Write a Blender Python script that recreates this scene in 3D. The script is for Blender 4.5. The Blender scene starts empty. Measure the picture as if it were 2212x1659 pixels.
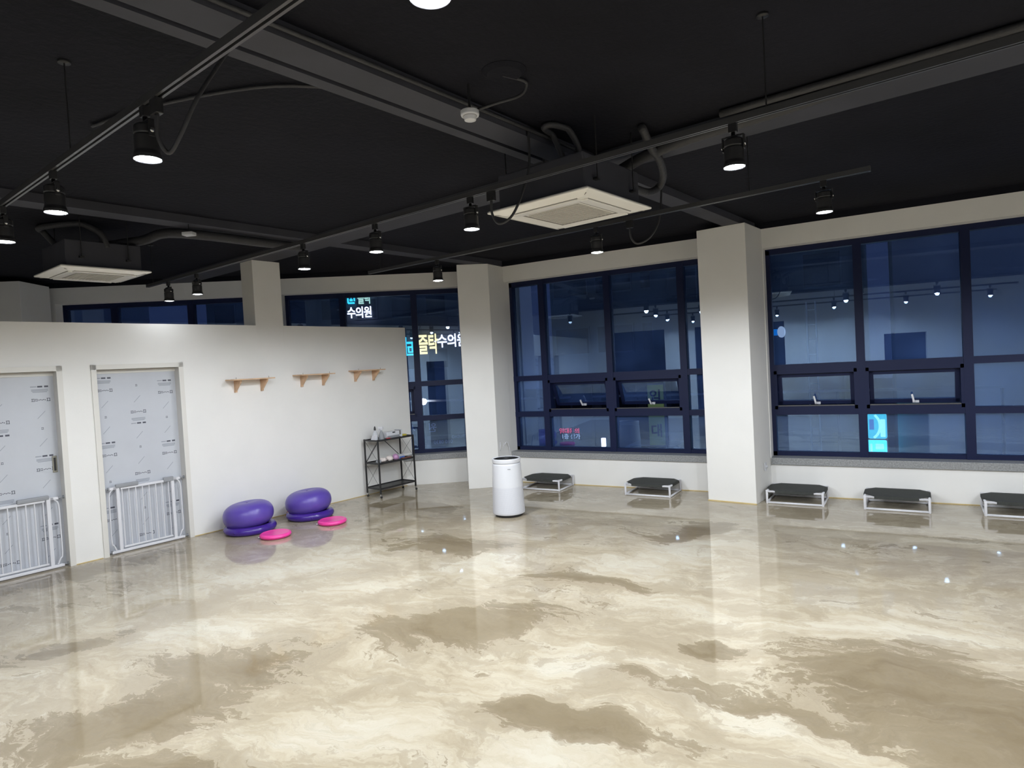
import bpy, math, random
from mathutils import Vector, Matrix
PI = math.pi
random.seed(7)
sc = bpy.context.scene
COL = sc.collection

# ------------------------------------------------------------------ camera
F_PX, PITCH, ROLL, YAW = 1381.91, 0.029286, -0.05429, 0.527767
ca, sa = math.cos(YAW), math.sin(YAW)
f0 = Vector((-sa * math.cos(PITCH), ca * math.cos(PITCH), -math.sin(PITCH)))
r0 = Vector((ca, sa, 0))
d0 = f0.cross(r0)
cr, sr = math.cos(ROLL), math.sin(ROLL)
c_right = cr * r0 - sr * d0
c_down = sr * r0 + cr * d0
cam_d = bpy.data.cameras.new('camera')
cam = bpy.data.objects.new('camera', cam_d)
COL.objects.link(cam)
m = Matrix.Identity(4)
for i in range(3):
    m[i][0] = c_right[i]; m[i][1] = -c_down[i]; m[i][2] = -f0[i]
m[0][3], m[1][3], m[2][3] = 0.0, 0.0, 1.9
cam.matrix_world = m
cam_d.sensor_fit = 'HORIZONTAL'
cam_d.sensor_width = 36.0
cam_d.lens = F_PX / 2212 * 36.0
cam_d.clip_start = 0.05
cam_d.clip_end = 400
sc.camera = cam

# ------------------------------------------------------------------ world: blue dusk
w = bpy.data.worlds.new('dusk'); sc.world = w; w.use_nodes = True
wt = w.node_tree; wt.nodes.clear()
wo = wt.nodes.new('ShaderNodeOutputWorld'); wb = wt.nodes.new('ShaderNodeBackground')
tc = wt.nodes.new('ShaderNodeTexCoord'); sx = wt.nodes.new('ShaderNodeSeparateXYZ')
rp = wt.nodes.new('ShaderNodeValToRGB')
rp.color_ramp.elements[0].position = 0.48; rp.color_ramp.elements[0].color = (0.022, 0.034, 0.080, 1)
rp.color_ramp.elements[1].position = 0.8; rp.color_ramp.elements[1].color = (0.014, 0.022, 0.060, 1)
mr = wt.nodes.new('ShaderNodeMapRange'); mr.inputs[1].default_value = -1
wt.links.new(tc.outputs['Generated'], sx.inputs[0]); wt.links.new(sx.outputs[2], mr.inputs[0])
wt.links.new(mr.outputs[0], rp.inputs[0]); wt.links.new(rp.outputs[0], wb.inputs[0])
wt.links.new(wb.outputs[0], wo.inputs[0])
wb.inputs[1].default_value = 0.95

sc.view_settings.view_transform = 'Standard'
sc.view_settings.look = 'None'
sc.view_settings.exposure = 0.0
sc.view_settings.gamma = 1.0
sc.view_settings.use_curve_mapping = False
sc.cycles.caustics_reflective = False
sc.cycles.caustics_refractive = False
LAMP = 380.0            # radiance of each glowing lens
BULB = 90.0            # power of each spotlight bulb

# ------------------------------------------------------------------ helpers
TH = 0.14907            # the building grid is turned by this against the window wall
CG, SG = math.cos(TH), math.sin(TH)
def G(u, v, z=0.0):
    return Vector((u * CG + v * SG, -u * SG + v * CG, z))

def nodes_mat(name):
    m = bpy.data.materials.new(name); m.use_nodes = True
    t = m.node_tree; b = t.nodes['Principled BSDF']
    return m, t, b

def mat(name, col, rough=0.5, metal=0.0, emit=None, es=0.0, noise=0.0, nscale=8.0, bump=0.0, bscale=60.0, spec=None, coat=0.0):
    m, t, b = nodes_mat(name)
    b.inputs['Base Color'].default_value = (*col, 1)
    b.inputs['Roughness'].default_value = rough
    b.inputs['Metallic'].default_value = metal
    if spec is not None: b.inputs['Specular IOR Level'].default_value = spec
    if coat: b.inputs['Coat Weight'].default_value = coat; b.inputs['Coat Roughness'].default_value = 0.05
    if emit:
        b.inputs['Emission Color'].default_value = (*emit, 1); b.inputs['Emission Strength'].default_value = es
    if noise:
        tcn = t.nodes.new('ShaderNodeTexCoord'); n = t.nodes.new('ShaderNodeTexNoise')
        n.inputs['Scale'].default_value = nscale; n.inputs['Detail'].default_value = 5
        r = t.nodes.new('ShaderNodeValToRGB')
        r.color_ramp.elements[0].position = 0.3; r.color_ramp.elements[1].position = 0.7
        r.color_ramp.elements[0].color = (*[c * (1 - noise) for c in col], 1)
        r.color_ramp.elements[1].color = (*[min(1, c * (1 + noise)) for c in col], 1)
        t.links.new(tcn.outputs['Object'], n.inputs['Vector']); t.links.new(n.outputs['Fac'], r.inputs[0])
        t.links.new(r.outputs[0], b.inputs['Base Color'])
    if bump:
        tcn = t.nodes.new('ShaderNodeTexCoord'); n = t.nodes.new('ShaderNodeTexNoise')
        n.inputs['Scale'].default_value = bscale; n.inputs['Detail'].default_value = 4
        bp = t.nodes.new('ShaderNodeBump'); bp.inputs['Strength'].default_value = bump; bp.inputs['Distance'].default_value = 0.01
        t.links.new(tcn.outputs['Object'], n.inputs['Vector']); t.links.new(n.outputs['Fac'], bp.inputs['Height'])
        t.links.new(bp.outputs[0], b.inputs['Normal'])
    return m

class MB:
    """collects shapes into one mesh"""
    def __init__(s): s.v = []; s.f = []; s.sm = []
    def add(s, vs, fs, smooth=False):
        o = len(s.v); s.v += [tuple(v) for v in vs]
        s.f += [tuple(i + o for i in f) for f in fs]; s.sm += [smooth] * len(fs); return s
    def box(s, c, d, rot=None):
        hx, hy, hz = d[0] / 2, d[1] / 2, d[2] / 2
        vs = [Vector((x, y, z)) for x in (-hx, hx) for y in (-hy, hy) for z in (-hz, hz)]
        if rot is not None: vs = [rot @ v for v in vs]
        c = Vector(c)
        return s.add([v + c for v in vs], [(0, 1, 3, 2), (4, 6, 7, 5), (0, 4, 5, 1), (2, 3, 7, 6), (0, 2, 6, 4), (1, 5, 7, 3)])
    def b2(s, x0, x1, y0, y1, z0, z1):
        return s.box(((x0 + x1) / 2, (y0 + y1) / 2, (z0 + z1) / 2), (abs(x1 - x0), abs(y1 - y0), abs(z1 - z0)))
    def prism(s, poly, z0, z1):
        n = len(poly)
        vs = [(p[0], p[1], z0) for p in poly] + [(p[0], p[1], z1) for p in poly]
        fs = [tuple(range(n - 1, -1, -1)), tuple(range(n, 2 * n))] + [(i, (i + 1) % n, n + (i + 1) % n, n + i) for i in range(n)]
        return s.add(vs, fs)
    def lathe(s, prof, c=(0, 0, 0), n=32, smooth=True, axis=None):
        c = Vector(c); vs = []; fs = []
        R = axis if axis is not None else Matrix.Identity(3)
        if smooth and len(prof) < 16:
            pr = [prof[0]]
            for (ra, za), (rb, zb) in zip(prof, prof[1:]):
                d = math.hypot(rb - ra, zb - za)
                if d > 0.012:
                    t = min(0.3, 0.003 / d)
                    pr += [(ra + (rb - ra) * t, za + (zb - za) * t), (rb - (rb - ra) * t, zb - (zb - za) * t)]
                pr.append((rb, zb))
            prof = pr
        for r, z in prof:
            for k in range(n):
                a = 2 * PI * k / n; vs.append(c + R @ Vector((r * math.cos(a), r * math.sin(a), z)))
        for i in range(len(prof) - 1):
            for k in range(n):
                k2 = (k + 1) % n
                fs.append((i * n + k, i * n + k2, (i + 1) * n + k2, (i + 1) * n + k))
        if prof[0][0] > 1e-6: fs.append(tuple(range(n - 1, -1, -1)))
        if prof[-1][0] > 1e-6: fs.append(tuple((len(prof) - 1) * n + k for k in range(n)))
        return s.add(vs, fs, smooth)
    def cyl(s, p0, p1, r0, r1=None, n=16, smooth=True):
        p0, p1 = Vector(p0), Vector(p1); r1 = r0 if r1 is None else r1
        q = (p1 - p0).to_track_quat('Z', 'Y').to_matrix()
        return s.lathe([(r0, 0), (r1, (p1 - p0).length)], p0, n, smooth, q)
    def tube(s, pts, r, n=10, smooth=True):
        pts = [Vector(p) for p in pts]; vs = []; fs = []
        up = Vector((0, 0, 1)); N = len(pts); prev = None
        for i, p in enumerate(pts):
            t = (pts[min(i + 1, N - 1)] - pts[max(i - 1, 0)]).normalized()
            if prev is None:
                a = up if abs(t.z) < 0.9 else Vector((1, 0, 0)); x = t.cross(a).normalized()
            else:
                x = (prev - t * prev.dot(t)).normalized()
            prev = x; y = t.cross(x)
            for k in range(n):
                an = 2 * PI * k / n; vs.append(p + r * (math.cos(an) * x + math.sin(an) * y))
        for i in range(N - 1):
            for k in range(n):
                k2 = (k + 1) % n; fs.append((i * n + k, i * n + k2, (i + 1) * n + k2, (i + 1) * n + k))
        fs.append(tuple(range(n - 1, -1, -1))); fs.append(tuple((N - 1) * n + k for k in range(n)))
        return s.add(vs, fs, smooth)
    def torus(s, c, R, r, n=48, m=14, sz=1.0):
        c = Vector(c); vs = []; fs = []
        for i in range(n):
            a = 2 * PI * i / n
            for j in range(m):
                b = 2 * PI * j / m; q = R + r * math.cos(b)
                vs.append(c + Vector((q * math.cos(a), q * math.sin(a), r * math.sin(b) * sz)))
        for i in range(n):
            for j in range(m):
                fs.append((i * m + j, ((i + 1) % n) * m + j, ((i + 1) % n) * m + (j + 1) % m, i * m + (j + 1) % m))
        return s.add(vs, fs, True)
    def build(s, name, material, parent=None, bevel=0.0, mtx=None, seg=2):
        me = bpy.data.meshes.new(name)
        vs = s.v if mtx is None else [tuple(mtx @ Vector(v)) for v in s.v]
        me.from_pydata(vs, [], s.f); me.update()
        me.polygons.foreach_set('use_smooth', s.sm)
        me.materials.append(material)
        o = bpy.data.objects.new(name, me); COL.objects.link(o)
        if parent is not None: o.parent = parent
        if bevel:
            bv = o.modifiers.new('bevel', 'BEVEL'); bv.width = bevel; bv.segments = seg
            bv.limit_method = 'ANGLE'; bv.angle_limit = math.radians(40)
            if any(s.sm): pass
        return o

def crom(pts, k=6):
    P = [Vector(p) for p in pts]; out = []
    for i in range(len(P) - 1):
        a = P[max(i - 1, 0)]; b = P[i]; c = P[i + 1]; d = P[min(i + 2, len(P) - 1)]
        for j in range(k):
            t = j / k
            out.append(0.5 * ((2 * b) + (c - a) * t + (2 * a - 5 * b + 4 * c - d) * t * t + (3 * b - a - 3 * c + d) * t ** 3))
    out.append(P[-1]); return out

def tag(o, label=None, cat=None, group=None, kind=None):
    if label: o['label'] = label
    if cat: o['category'] = cat
    if group: o['group'] = group
    if kind: o['kind'] = kind
    return o
def empty(name, loc=(0, 0, 0), rz=0.0):
    o = bpy.data.objects.new(name, None); COL.objects.link(o)
    o.empty_display_size = 0.1
    o.location = loc; o.rotation_euler = (0, 0, rz); return o
def thing(name, label, cat, loc=(0, 0, 0), rz=0.0, group=None):
    return tag(empty(name, loc, rz), label, cat, group)
def struct(o, label, cat): return tag(o, label, cat, None, 'structure')
def children(o): return [c for c in bpy.data.objects if c.parent == o]
def copy_tree(o, parent=None):
    c = o.copy(); COL.objects.link(c)
    if parent is not None: c.parent = parent
    for ch in children(o): copy_tree(ch, c)
    return c
def text_mesh(name, body, size, material, parent, mtx, depth=0.004, mirror=False, bold=0.0, spacing=1.0):
    cu = bpy.data.curves.new(name, 'FONT'); cu.body = body; cu.size = size
    cu.extrude = depth; cu.offset = bold; cu.align_x = 'CENTER'; cu.align_y = 'CENTER'; cu.space_character = spacing
    cu.resolution_u = 3
    to = bpy.data.objects.new(name + '_curve', cu)
    me = bpy.data.meshes.new_from_object(to)
    bpy.data.objects.remove(to); bpy.data.curves.remove(cu)
    me.name = name
    if mirror: me.transform(Matrix.Diagonal((-1, 1, 1, 1)))
    me.transform(mtx); me.materials.clear(); me.materials.append(material)
    o = bpy.data.objects.new(name, me); COL.objects.link(o)
    if parent is not None: o.parent = parent
    return o

# ------------------------------------------------------------------ materials
M = {}
M['wall'] = mat('wall_paint', (0.80, 0.79, 0.77), 0.65, noise=0.015, nscale=3, bump=0.05, bscale=120)
M['black_ceiling'] = mat('black_ceiling', (0.0085, 0.0088, 0.0135), 0.8, spec=0.15, noise=0.25, nscale=1.2, bump=0.6, bscale=25)
M['black_beam'] = mat('black_beam', (0.040, 0.041, 0.054), 0.7, noise=0.15, nscale=2.0, bump=0.15, bscale=12)
M['black'] = mat('black_metal', (0.018, 0.018, 0.020), 0.38)
M['black_soft'] = mat('black_rubber', (0.02, 0.02, 0.022), 0.6)
M['duct'] = mat('black_duct', (0.035, 0.035, 0.04), 0.6, bump=0.5, bscale=40)
M['track'] = mat('track_metal', (0.10, 0.10, 0.105), 0.35, 0.6)
M['frame'] = mat('window_frame', (0.008, 0.013, 0.048), 0.45, spec=0.2)
M['granite'] = mat('granite_sill', (0.27, 0.275, 0.28), 0.45, noise=0.3, nscale=60)
M['white'] = mat('white_plastic', (0.64, 0.65, 0.69), 0.32)
M['white2'] = mat('warm_white_plastic', (0.90, 0.885, 0.85), 0.22, spec=0.6)
M['pvc'] = mat('white_pvc', (0.70, 0.70, 0.74), 0.3)
M['grey'] = mat('grey_plastic', (0.28, 0.29, 0.31), 0.5)
M['mesh_grey'] = mat('grille_grey', (0.48, 0.465, 0.43), 0.5)
M['slot'] = mat('dark_slot', (0.22, 0.21, 0.20), 0.6)
M['film'] = mat('door_film', (0.53, 0.55, 0.60), 0.28, noise=0.02, nscale=5, bump=0.06, bscale=6)
M['mark'] = mat('print_dark', (0.07, 0.075, 0.10), 0.5)
M['mark2'] = mat('print_light', (0.30, 0.32, 0.37), 0.5)
M['casing'] = mat('door_casing', (0.70, 0.68, 0.64), 0.4)
M['steel'] = mat('steel', (0.30, 0.29, 0.25), 0.3, 0.8)
M['chrome'] = mat('chrome', (0.6, 0.6, 0.6), 0.2, 0.9)
M['wood'] = mat('pine', (0.62, 0.42, 0.27), 0.5, noise=0.12, nscale=14)
M['fabric'] = mat('charcoal_mesh', (0.040, 0.043, 0.040), 0.85, noise=0.2, nscale=90, bump=0.2, bscale=300)
M['purple'] = mat('purple_rubber', (0.105, 0.066, 0.37), 0.33)
M['purple2'] = mat('deep_purple_rubber', (0.055, 0.022, 0.25), 0.25)
M['pink'] = mat('pink_rubber', (0.88, 0.055, 0.36), 0.3)
M['red'] = mat('red_plastic', (0.50, 0.05, 0.06), 0.4)
M['yellow'] = mat('yellow_plastic', (0.62, 0.52, 0.08), 0.4)
M['cream_cloth'] = mat('cream_cloth', (0.78, 0.70, 0.66), 0.8, bump=0.4, bscale=30)
M['pink_cloth'] = mat('lilac_bag', (0.55, 0.30, 0.52), 0.5, bump=0.4, bscale=30)
M['blue'] = mat('blue_packet', (0.10, 0.19, 0.55), 0.4)
M['brown'] = mat('brown_box', (0.16, 0.06, 0.045), 0.5)
M['caulk'] = mat('yellowed_caulk', (0.60, 0.46, 0.20), 0.5)
M['lens'] = mat('lamp_lens', (0, 0, 0), 1.0, emit=(0.93, 0.965, 1.0), es=LAMP)
M['lens_weak'] = mat('weak_lamp_lens', (0, 0, 0), 1.0, emit=(0.93, 0.965, 1.0), es=LAMP * 0.03)
M['pin'] = mat('pin_metal', (0.25, 0.22, 0.2), 0.4, 0.5)
# exterior
M['facade'] = mat('facade_render', (0.30, 0.32, 0.38), 0.8, noise=0.1, nscale=0.5)
M['facade_dark'] = mat('facade_dark', (0.10, 0.11, 0.14), 0.8, noise=0.2, nscale=0.4)
M['facade_pale'] = mat('facade_pale', (0.62, 0.63, 0.66), 0.8, noise=0.05, nscale=0.5)
M['night_glass'] = mat('night_glass', (0.02, 0.025, 0.04), 0.2)
M['asphalt'] = mat('asphalt', (0.10, 0.11, 0.13), 0.7, noise=0.2, nscale=2)
M['rail'] = mat('galvanised', (0.55, 0.57, 0.6), 0.4)
def glow(n, c, s): return mat(n, (0.02, 0.02, 0.02), 0.5, emit=c, es=s)
M['g_cyan'] = glow('neon_cyan', (0.05, 0.75, 0.95), 2.2)
M['g_cyan2'] = glow('neon_aqua', (0.35, 1.0, 0.9), 1.6)
M['g_blue'] = glow('neon_blue', (0.0, 0.25, 0.8), 0.8)
M['g_teal'] = glow('neon_teal', (0.0, 0.70, 0.85), 1.2)
M['g_yel'] = glow('neon_yellow', (1.0, 0.78, 0.30), 3.0)
M['g_green'] = glow('neon_green', (0.65, 1.0, 0.72), 1.4)
M['g_white'] = glow('neon_white', (1, 1, 1), 3.0)
M['g_white2'] = glow('soft_white', (0.7, 0.85, 1.0), 0.7)
M['g_red'] = glow('led_red', (1.0, 0.05, 0.12), 1.3)
M['g_lamp'] = glow('street_lamp_glow', (1.0, 0.93, 0.85), 9.0)
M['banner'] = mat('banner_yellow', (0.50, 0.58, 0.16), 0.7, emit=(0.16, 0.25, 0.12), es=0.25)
M['banner_ink'] = mat('banner_ink', (0.10, 0.02, 0.08), 0.7)
M['decal'] = mat('frosted_letters', (0.38, 0.42, 0.62), 0.6)
M['car_white'] = mat('car_paint', (0.6, 0.62, 0.66), 0.25)

def glass_mat():
    m = bpy.data.materials.new('window_glass'); m.use_nodes = True; t = m.node_tree; t.nodes.clear()
    out = t.nodes.new('ShaderNodeOutputMaterial')
    tr = t.nodes.new('ShaderNodeBsdfTransparent'); tr.inputs[0].default_value = (0.62, 0.74, 1.0, 1)
    gl = t.nodes.new('ShaderNodeBsdfGlossy'); gl.inputs['Color'].default_value = (0.46, 0.68, 1.0, 1); gl.inputs['Roughness'].default_value = 0.0
    fr = t.nodes.new('ShaderNodeFresnel'); fr.inputs[0].default_value = 2.15
    mx = t.nodes.new('ShaderNodeMixShader')
    ad = t.nodes.new('ShaderNodeMath'); ad.operation = 'ADD'; ad.inputs[1].default_value = 0.13; ad.use_clamp = True
    t.links.new(fr.outputs[0], ad.inputs[0]); t.links.new(ad.outputs[0], mx.inputs[0]); t.links.new(tr.outputs[0], mx.inputs[1]); t.links.new(gl.outputs[0], mx.inputs[2])
    df = t.nodes.new('ShaderNodeBsdfDiffuse')      # bluish haze put into the glass colour, lightens the panes
    df.inputs[0].default_value = (0.16, 0.34, 1.0, 1)
    tcn = t.nodes.new('ShaderNodeTexCoord'); n = t.nodes.new('ShaderNodeTexNoise'); n.inputs['Scale'].default_value = 1.6; n.inputs['Detail'].default_value = 6
    r = t.nodes.new('ShaderNodeMapRange'); r.inputs[1].default_value = 0.35; r.inputs[2].default_value = 0.75; r.inputs[3].default_value = 0.06; r.inputs[4].default_value = 0.17
    t.links.new(tcn.outputs['Object'], n.inputs['Vector']); t.links.new(n.outputs['Fac'], r.inputs[0])
    m2 = t.nodes.new('ShaderNodeMixShader'); t.links.new(r.outputs[0], m2.inputs[0]); t.links.new(mx.outputs[0], m2.inputs[1]); t.links.new(df.outputs[0], m2.inputs[2])
    t.links.new(m2.outputs[0], out.inputs[0]); return m
M['glass'] = glass_mat()
def clear_mat():
    m = bpy.data.materials.new('clear_plastic'); m.use_nodes = True; t = m.node_tree; t.nodes.clear()
    out = t.nodes.new('ShaderNodeOutputMaterial')
    tr = t.nodes.new('ShaderNodeBsdfTransparent'); tr.inputs[0].default_value = (0.9, 0.92, 0.95, 1)
    p = t.nodes.new('ShaderNodeBsdfPrincipled'); p.inputs['Base Color'].default_value = (0.8, 0.82, 0.86, 1); p.inputs['Roughness'].default_value = 0.15
    mx = t.nodes.new('ShaderNodeMixShader'); mx.inputs[0].default_value = 0.45
    t.links.new(tr.outputs[0], mx.inputs[1]); t.links.new(p.outputs[0], mx.inputs[2]); t.links.new(mx.outputs[0], out.inputs[0]); return m
M['clear'] = clear_mat()

def floor_mat():
    m, t, b = nodes_mat('marbled_epoxy')
    L = t.links.new; N = t.nodes.new
    tcn = N('ShaderNodeTexCoord')
    def noise(scale, detail, vec, rough=0.55, dist=0.0, ntype=None):
        n = N('ShaderNodeTexNoise'); n.inputs['Scale'].default_value = scale; n.inputs['Detail'].default_value = detail
        n.inputs['Roughness'].default_value = rough; n.inputs['Distortion'].default_value = dist
        L(vec, n.inputs['Vector']); return n
    def mth(op, a, bb=None, clamp=False):
        q = N('ShaderNodeMath'); q.operation = op; q.use_clamp = clamp
        for i, v in enumerate((a, bb)):
            if v is None: continue
            if isinstance(v, (int, float)): q.inputs[i].default_value = v
            else: L(v, q.inputs[i])
        return q.outputs[0]
    def ramp(src, stops):
        r = N('ShaderNodeValToRGB'); e = r.color_ramp.elements
        e[0].position, e[0].color = stops[0][0], (*stops[0][1], 1); e[1].position, e[1].color = stops[-1][0], (*stops[-1][1], 1)
        for p, c in stops[1:-1]:
            q = e.new(p); q.color = (*c, 1)
        L(src, r.inputs[0]); return r.outputs[0]
    # warped position
    wn = noise(0.9, 6, tcn.outputs['Object'], 0.6)
    vm = N('ShaderNodeVectorMath'); vm.operation = 'MULTIPLY_ADD'
    L(wn.outputs['Color'], vm.inputs[0]); vm.inputs[1].default_value = (1.0, 1.0, 0); L(tcn.outputs['Object'], vm.inputs[2])
    sub = N('ShaderNodeVectorMath'); sub.operation = 'SUBTRACT'; L(vm.outputs[0], sub.inputs[0]); sub.inputs[1].default_value = (0.5, 0.5, 0)
    pos = sub.outputs[0]
    # streaky space: trowel strokes stretched along one diagonal
    mp = N('ShaderNodeMapping'); mp.inputs['Rotation'].default_value = (0, 0, -0.55); mp.inputs['Scale'].default_value = (0.42, 1.5, 1)
    L(pos, mp.inputs[0])
    def blob(x, y, lx, ly, ang):
        q = N('ShaderNodeMapping'); q.vector_type = 'TEXTURE'
        q.inputs['Location'].default_value = (x, y, 0); q.inputs['Rotation'].default_value = (0, 0, ang); q.inputs['Scale'].default_value = (lx, ly, 1)
        L(pos, q.inputs[0]); g = N('ShaderNodeTexGradient'); g.gradient_type = 'SPHERICAL'; L(q.outputs[0], g.inputs[0]); return g.outputs['Fac']
    dark = [(-4.05, 5.48, 1.25, .5, 0.076), (-2.31, 5.08, 0.8, .34, 0.07), (-2.80, 3.84, 1.35, .42, 0.748), (-3.73, 2.71, 0.9, .42, 0.367),
            (-3.77, 2.08, 0.95, .55, 0.754), (-1.53, 3.01, 0.85, .26, 0.059), (0.05, 4.0, 0.95, .8, -0.586), (0.5, 3.7, 0.9, .9, 0.909),
            (-7.3, 3.3, 1.6, .45, 1.30), (-0.76, 3.65, 0.8, .2, -0.034), (-5.32, 2.30, 0.6, .3, 1.127), (-1.03, 4.17, 0.4, .16, 0.298),
            (-1.83, 6.85, 0.7, .3, 1.157), (-7.2, 5.6, 1.6, .35, 1.40), (1.6, 4.4, 1.2, .8, 0.2), (-5.6, 6.9, .9, .35, .3), (-3.1, 1.55, 1.0, .5, .7)]
    light = [(-1.36, 4.76, 0.9, .2, -0.138), (0.14, 4.85, 1.1, .26, 0.243), (-0.74, 3.56, 0.9, .22, -0.381), (-2.6, 2.35, 0.9, .36, 0.977),
             (-1.42, 2.64, 0.6, .35, 0.4), (-4.51, 3.04, 0.8, .4, 0.792), (-1.79, 3.54, 0.6, .3, 0.982), (-3.6, 4.9, 1.3, .35, .9), (-5.2, 4.3, 1.5, .5, 1.0), (-1.9, 5.9, 1.3, .5, 1.0)]
    ds = None
    for q in dark:
        v = blob(*q); ds = v if ds is None else mth('MAXIMUM', ds, v)
    ls = None
    for q in light:
        v = blob(*q); ls = v if ls is None else mth('MAXIMUM', ls, v)
    n1 = noise(1.45, 13, mp.outputs[0], 0.68, 0.8).outputs['Fac']
    n2 = noise(4.2, 12, mp.outputs[0], 0.70, 1.1).outputs['Fac']
    n3 = noise(0.55, 3, tcn.outputs['Object']).outputs['Fac']
    n5 = noise(1.7, 10, pos, 0.66, 0.5).outputs['Fac']
    fld = mth('ADD', mth('MULTIPLY', ds, 1.0), mth('MULTIPLY', mth('SUBTRACT', n1, 0.5), 2.6))
    fld = mth('ADD', fld, mth('MULTIPLY', mth('SUBTRACT', n2, 0.5), 1.5))
    fld = mth('ADD', mth('SUBTRACT', fld, mth('MULTIPLY', ls, 0.65)), mth('MULTIPLY', mth('SUBTRACT', noise(8.0, 12, mp.outputs[0], 0.74, 0.8).outputs['Fac'], 0.5), 0.9))
    fld = mth('ADD', fld, 0.03)
    mask = ramp(fld, [(0.35, (0, 0, 0)), (0.375, (0.62,) * 3), (0.55, (0.80,) * 3), (0.85, (1, 1, 1))])
    fld2 = mth('ADD', mth('MULTIPLY', mth('SUBTRACT', n5, 0.5), 2.4), mth('MULTIPLY', mth('SUBTRACT', n2, 0.5), 1.0))
    n6 = noise(7.5, 12, mp.outputs[0], 0.74, 0.8).outputs['Fac']
    fld2 = mth('ADD', fld2, mth('MULTIPLY', mth('SUBTRACT', n6, 0.5), 1.3))
    fld2 = mth('ADD', mth('SUBTRACT', mth('ADD', fld2, mth('MULTIPLY', ds, 0.5)), mth('MULTIPLY', ls, 0.5)), 0.16)
    mid = ramp(fld2, [(0.10, (0, 0, 0)), (0.16, (0.45,) * 3), (0.6, (0.75,) * 3)])
    base0 = ramp(mth('ADD', mth('MULTIPLY_ADD' if False else 'ADD', n2, mth('MULTIPLY', mth('SUBTRACT', n1, 0.5), 0.7)), mth('MULTIPLY', ls, 0.24)), [(0.25, (0.34, 0.278, 0.194)), (0.47, (0.45, 0.387, 0.282)), (0.60, (0.505, 0.445, 0.34)), (0.80, (0.56, 0.515, 0.42))])
    mm = N('ShaderNodeMix'); mm.data_type = 'RGBA'; L(mid, mm.inputs['Factor']); L(base0, mm.inputs['A']); mm.inputs['B'].default_value = (0.335, 0.278, 0.195, 1)
    base = mm.outputs['Result']
    dcol = ramp(n1, [(0.3, (0.165, 0.126, 0.075)), (0.5, (0.225, 0.178, 0.112)), (0.75, (0.30, 0.246, 0.165))])
    # sparse fine dark veins / specks at edges
    n4 = noise(2.4, 10, mp.outputs[0], 0.7, 1.6).outputs['Fac']
    vein = ramp(mth('ABSOLUTE', mth('SUBTRACT', n4, 0.5)), [(0.0, (1, 1, 1)), (0.02, (0, 0, 0))])
    mx = N('ShaderNodeMix'); mx.data_type = 'RGBA'; L(mask, mx.inputs['Factor']); L(base, mx.inputs['A']); L(dcol, mx.inputs['B'])
    mx2 = N('ShaderNodeMix'); mx2.data_type = 'RGBA'; L(mth('MULTIPLY', vein, mth('MULTIPLY', n3, 0.35)), mx2.inputs['Factor']); L(mx.outputs['Result'], mx2.inputs['A']); mx2.inputs['B'].default_value = (0.22, 0.19, 0.15, 1)
    L(mx2.outputs['Result'], b.inputs['Base Color'])
    b.inputs['Roughness'].default_value = 0.035
    b.inputs['IOR'].default_value = 1.5
    bn = noise(1.8, 2, tcn.outputs['Object'])
    bp = N('ShaderNodeBump'); bp.inputs['Strength'].default_value = 0.06; bp.inputs['Distance'].default_value = 0.02
    L(bn.outputs['Fac'], bp.inputs['Height']); L(bp.outputs[0], b.inputs['Normal'])
    return m
M['floor'] = floor_mat()

def perf_mat():
    m, t, b = nodes_mat('perforated_white')
    tcn = t.nodes.new('ShaderNodeTexCoord'); mp = t.nodes.new('ShaderNodeMapping')
    sp = t.nodes.new('ShaderNodeSeparateXYZ'); t.links.new(tcn.outputs['Object'], sp.inputs[0])
    at = t.nodes.new('ShaderNodeMath'); at.operation = 'ARCTAN2'; t.links.new(sp.outputs[1], at.inputs[0]); t.links.new(sp.outputs[0], at.inputs[1])
    def sw(a, sa_, z, sz_):
        p = t.nodes.new('ShaderNodeMath'); p.operation = 'MULTIPLY'; t.links.new(a, p.inputs[0]); p.inputs[1].default_value = sa_
        q = t.nodes.new('ShaderNodeMath'); q.operation = 'MULTIPLY_ADD'; t.links.new(z, q.inputs[0]); q.inputs[1].default_value = sz_; t.links.new(p.outputs[0], q.inputs[2])
        s = t.nodes.new('ShaderNodeMath'); s.operation = 'SINE'; t.links.new(q.outputs[0], s.inputs[0]); return s.outputs[0]
    s1 = sw(at.outputs[0], 90, sp.outputs[2], 420); s2 = sw(at.outputs[0], 90, sp.outputs[2], -420)
    mu = t.nodes.new('ShaderNodeMath'); mu.operation = 'MULTIPLY'; t.links.new(s1, mu.inputs[0]); t.links.new(s2, mu.inputs[1])
    r = t.nodes.new('ShaderNodeValToRGB'); r.color_ramp.elements[0].position = 0.45; r.color_ramp.elements[0].color = (0.62, 0.63, 0.68, 1)
    r.color_ramp.elements[1].position = 0.7; r.color_ramp.elements[1].color = (0.36, 0.37, 0.42, 1)
    t.links.new(mu.outputs[0], r.inputs[0]); t.links.new(r.outputs[0], b.inputs['Base Color']); b.inputs['Roughness'].default_value = 0.4
    return m
M['perf'] = perf_mat()

# ------------------------------------------------------------------ the setting
WY = 8.963                                  # room face of the long window wall
BA = 0.612966                               # direction of the far window wall
BO = Vector((-5.5903 - 0.069, 9.0 + 0.098, 0))
def Bw(s, o=0.0, z=0.0):                    # s along the far window wall, o outwards
    return Vector((BO.x + s * math.cos(BA) - o * math.sin(BA), BO.y + s * math.sin(BA) + o * math.cos(BA), z))
B_MTX = Matrix.Translation(BO) @ Matrix.Rotation(BA, 4, 'Z')
PU = -8.054                                 # partition face, in grid u
Z1, ZC, ZS = 3.5, 3.58, 0.50                  # wall top, slab, sill
HEAD = 3.25
XR = 5.2

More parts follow.
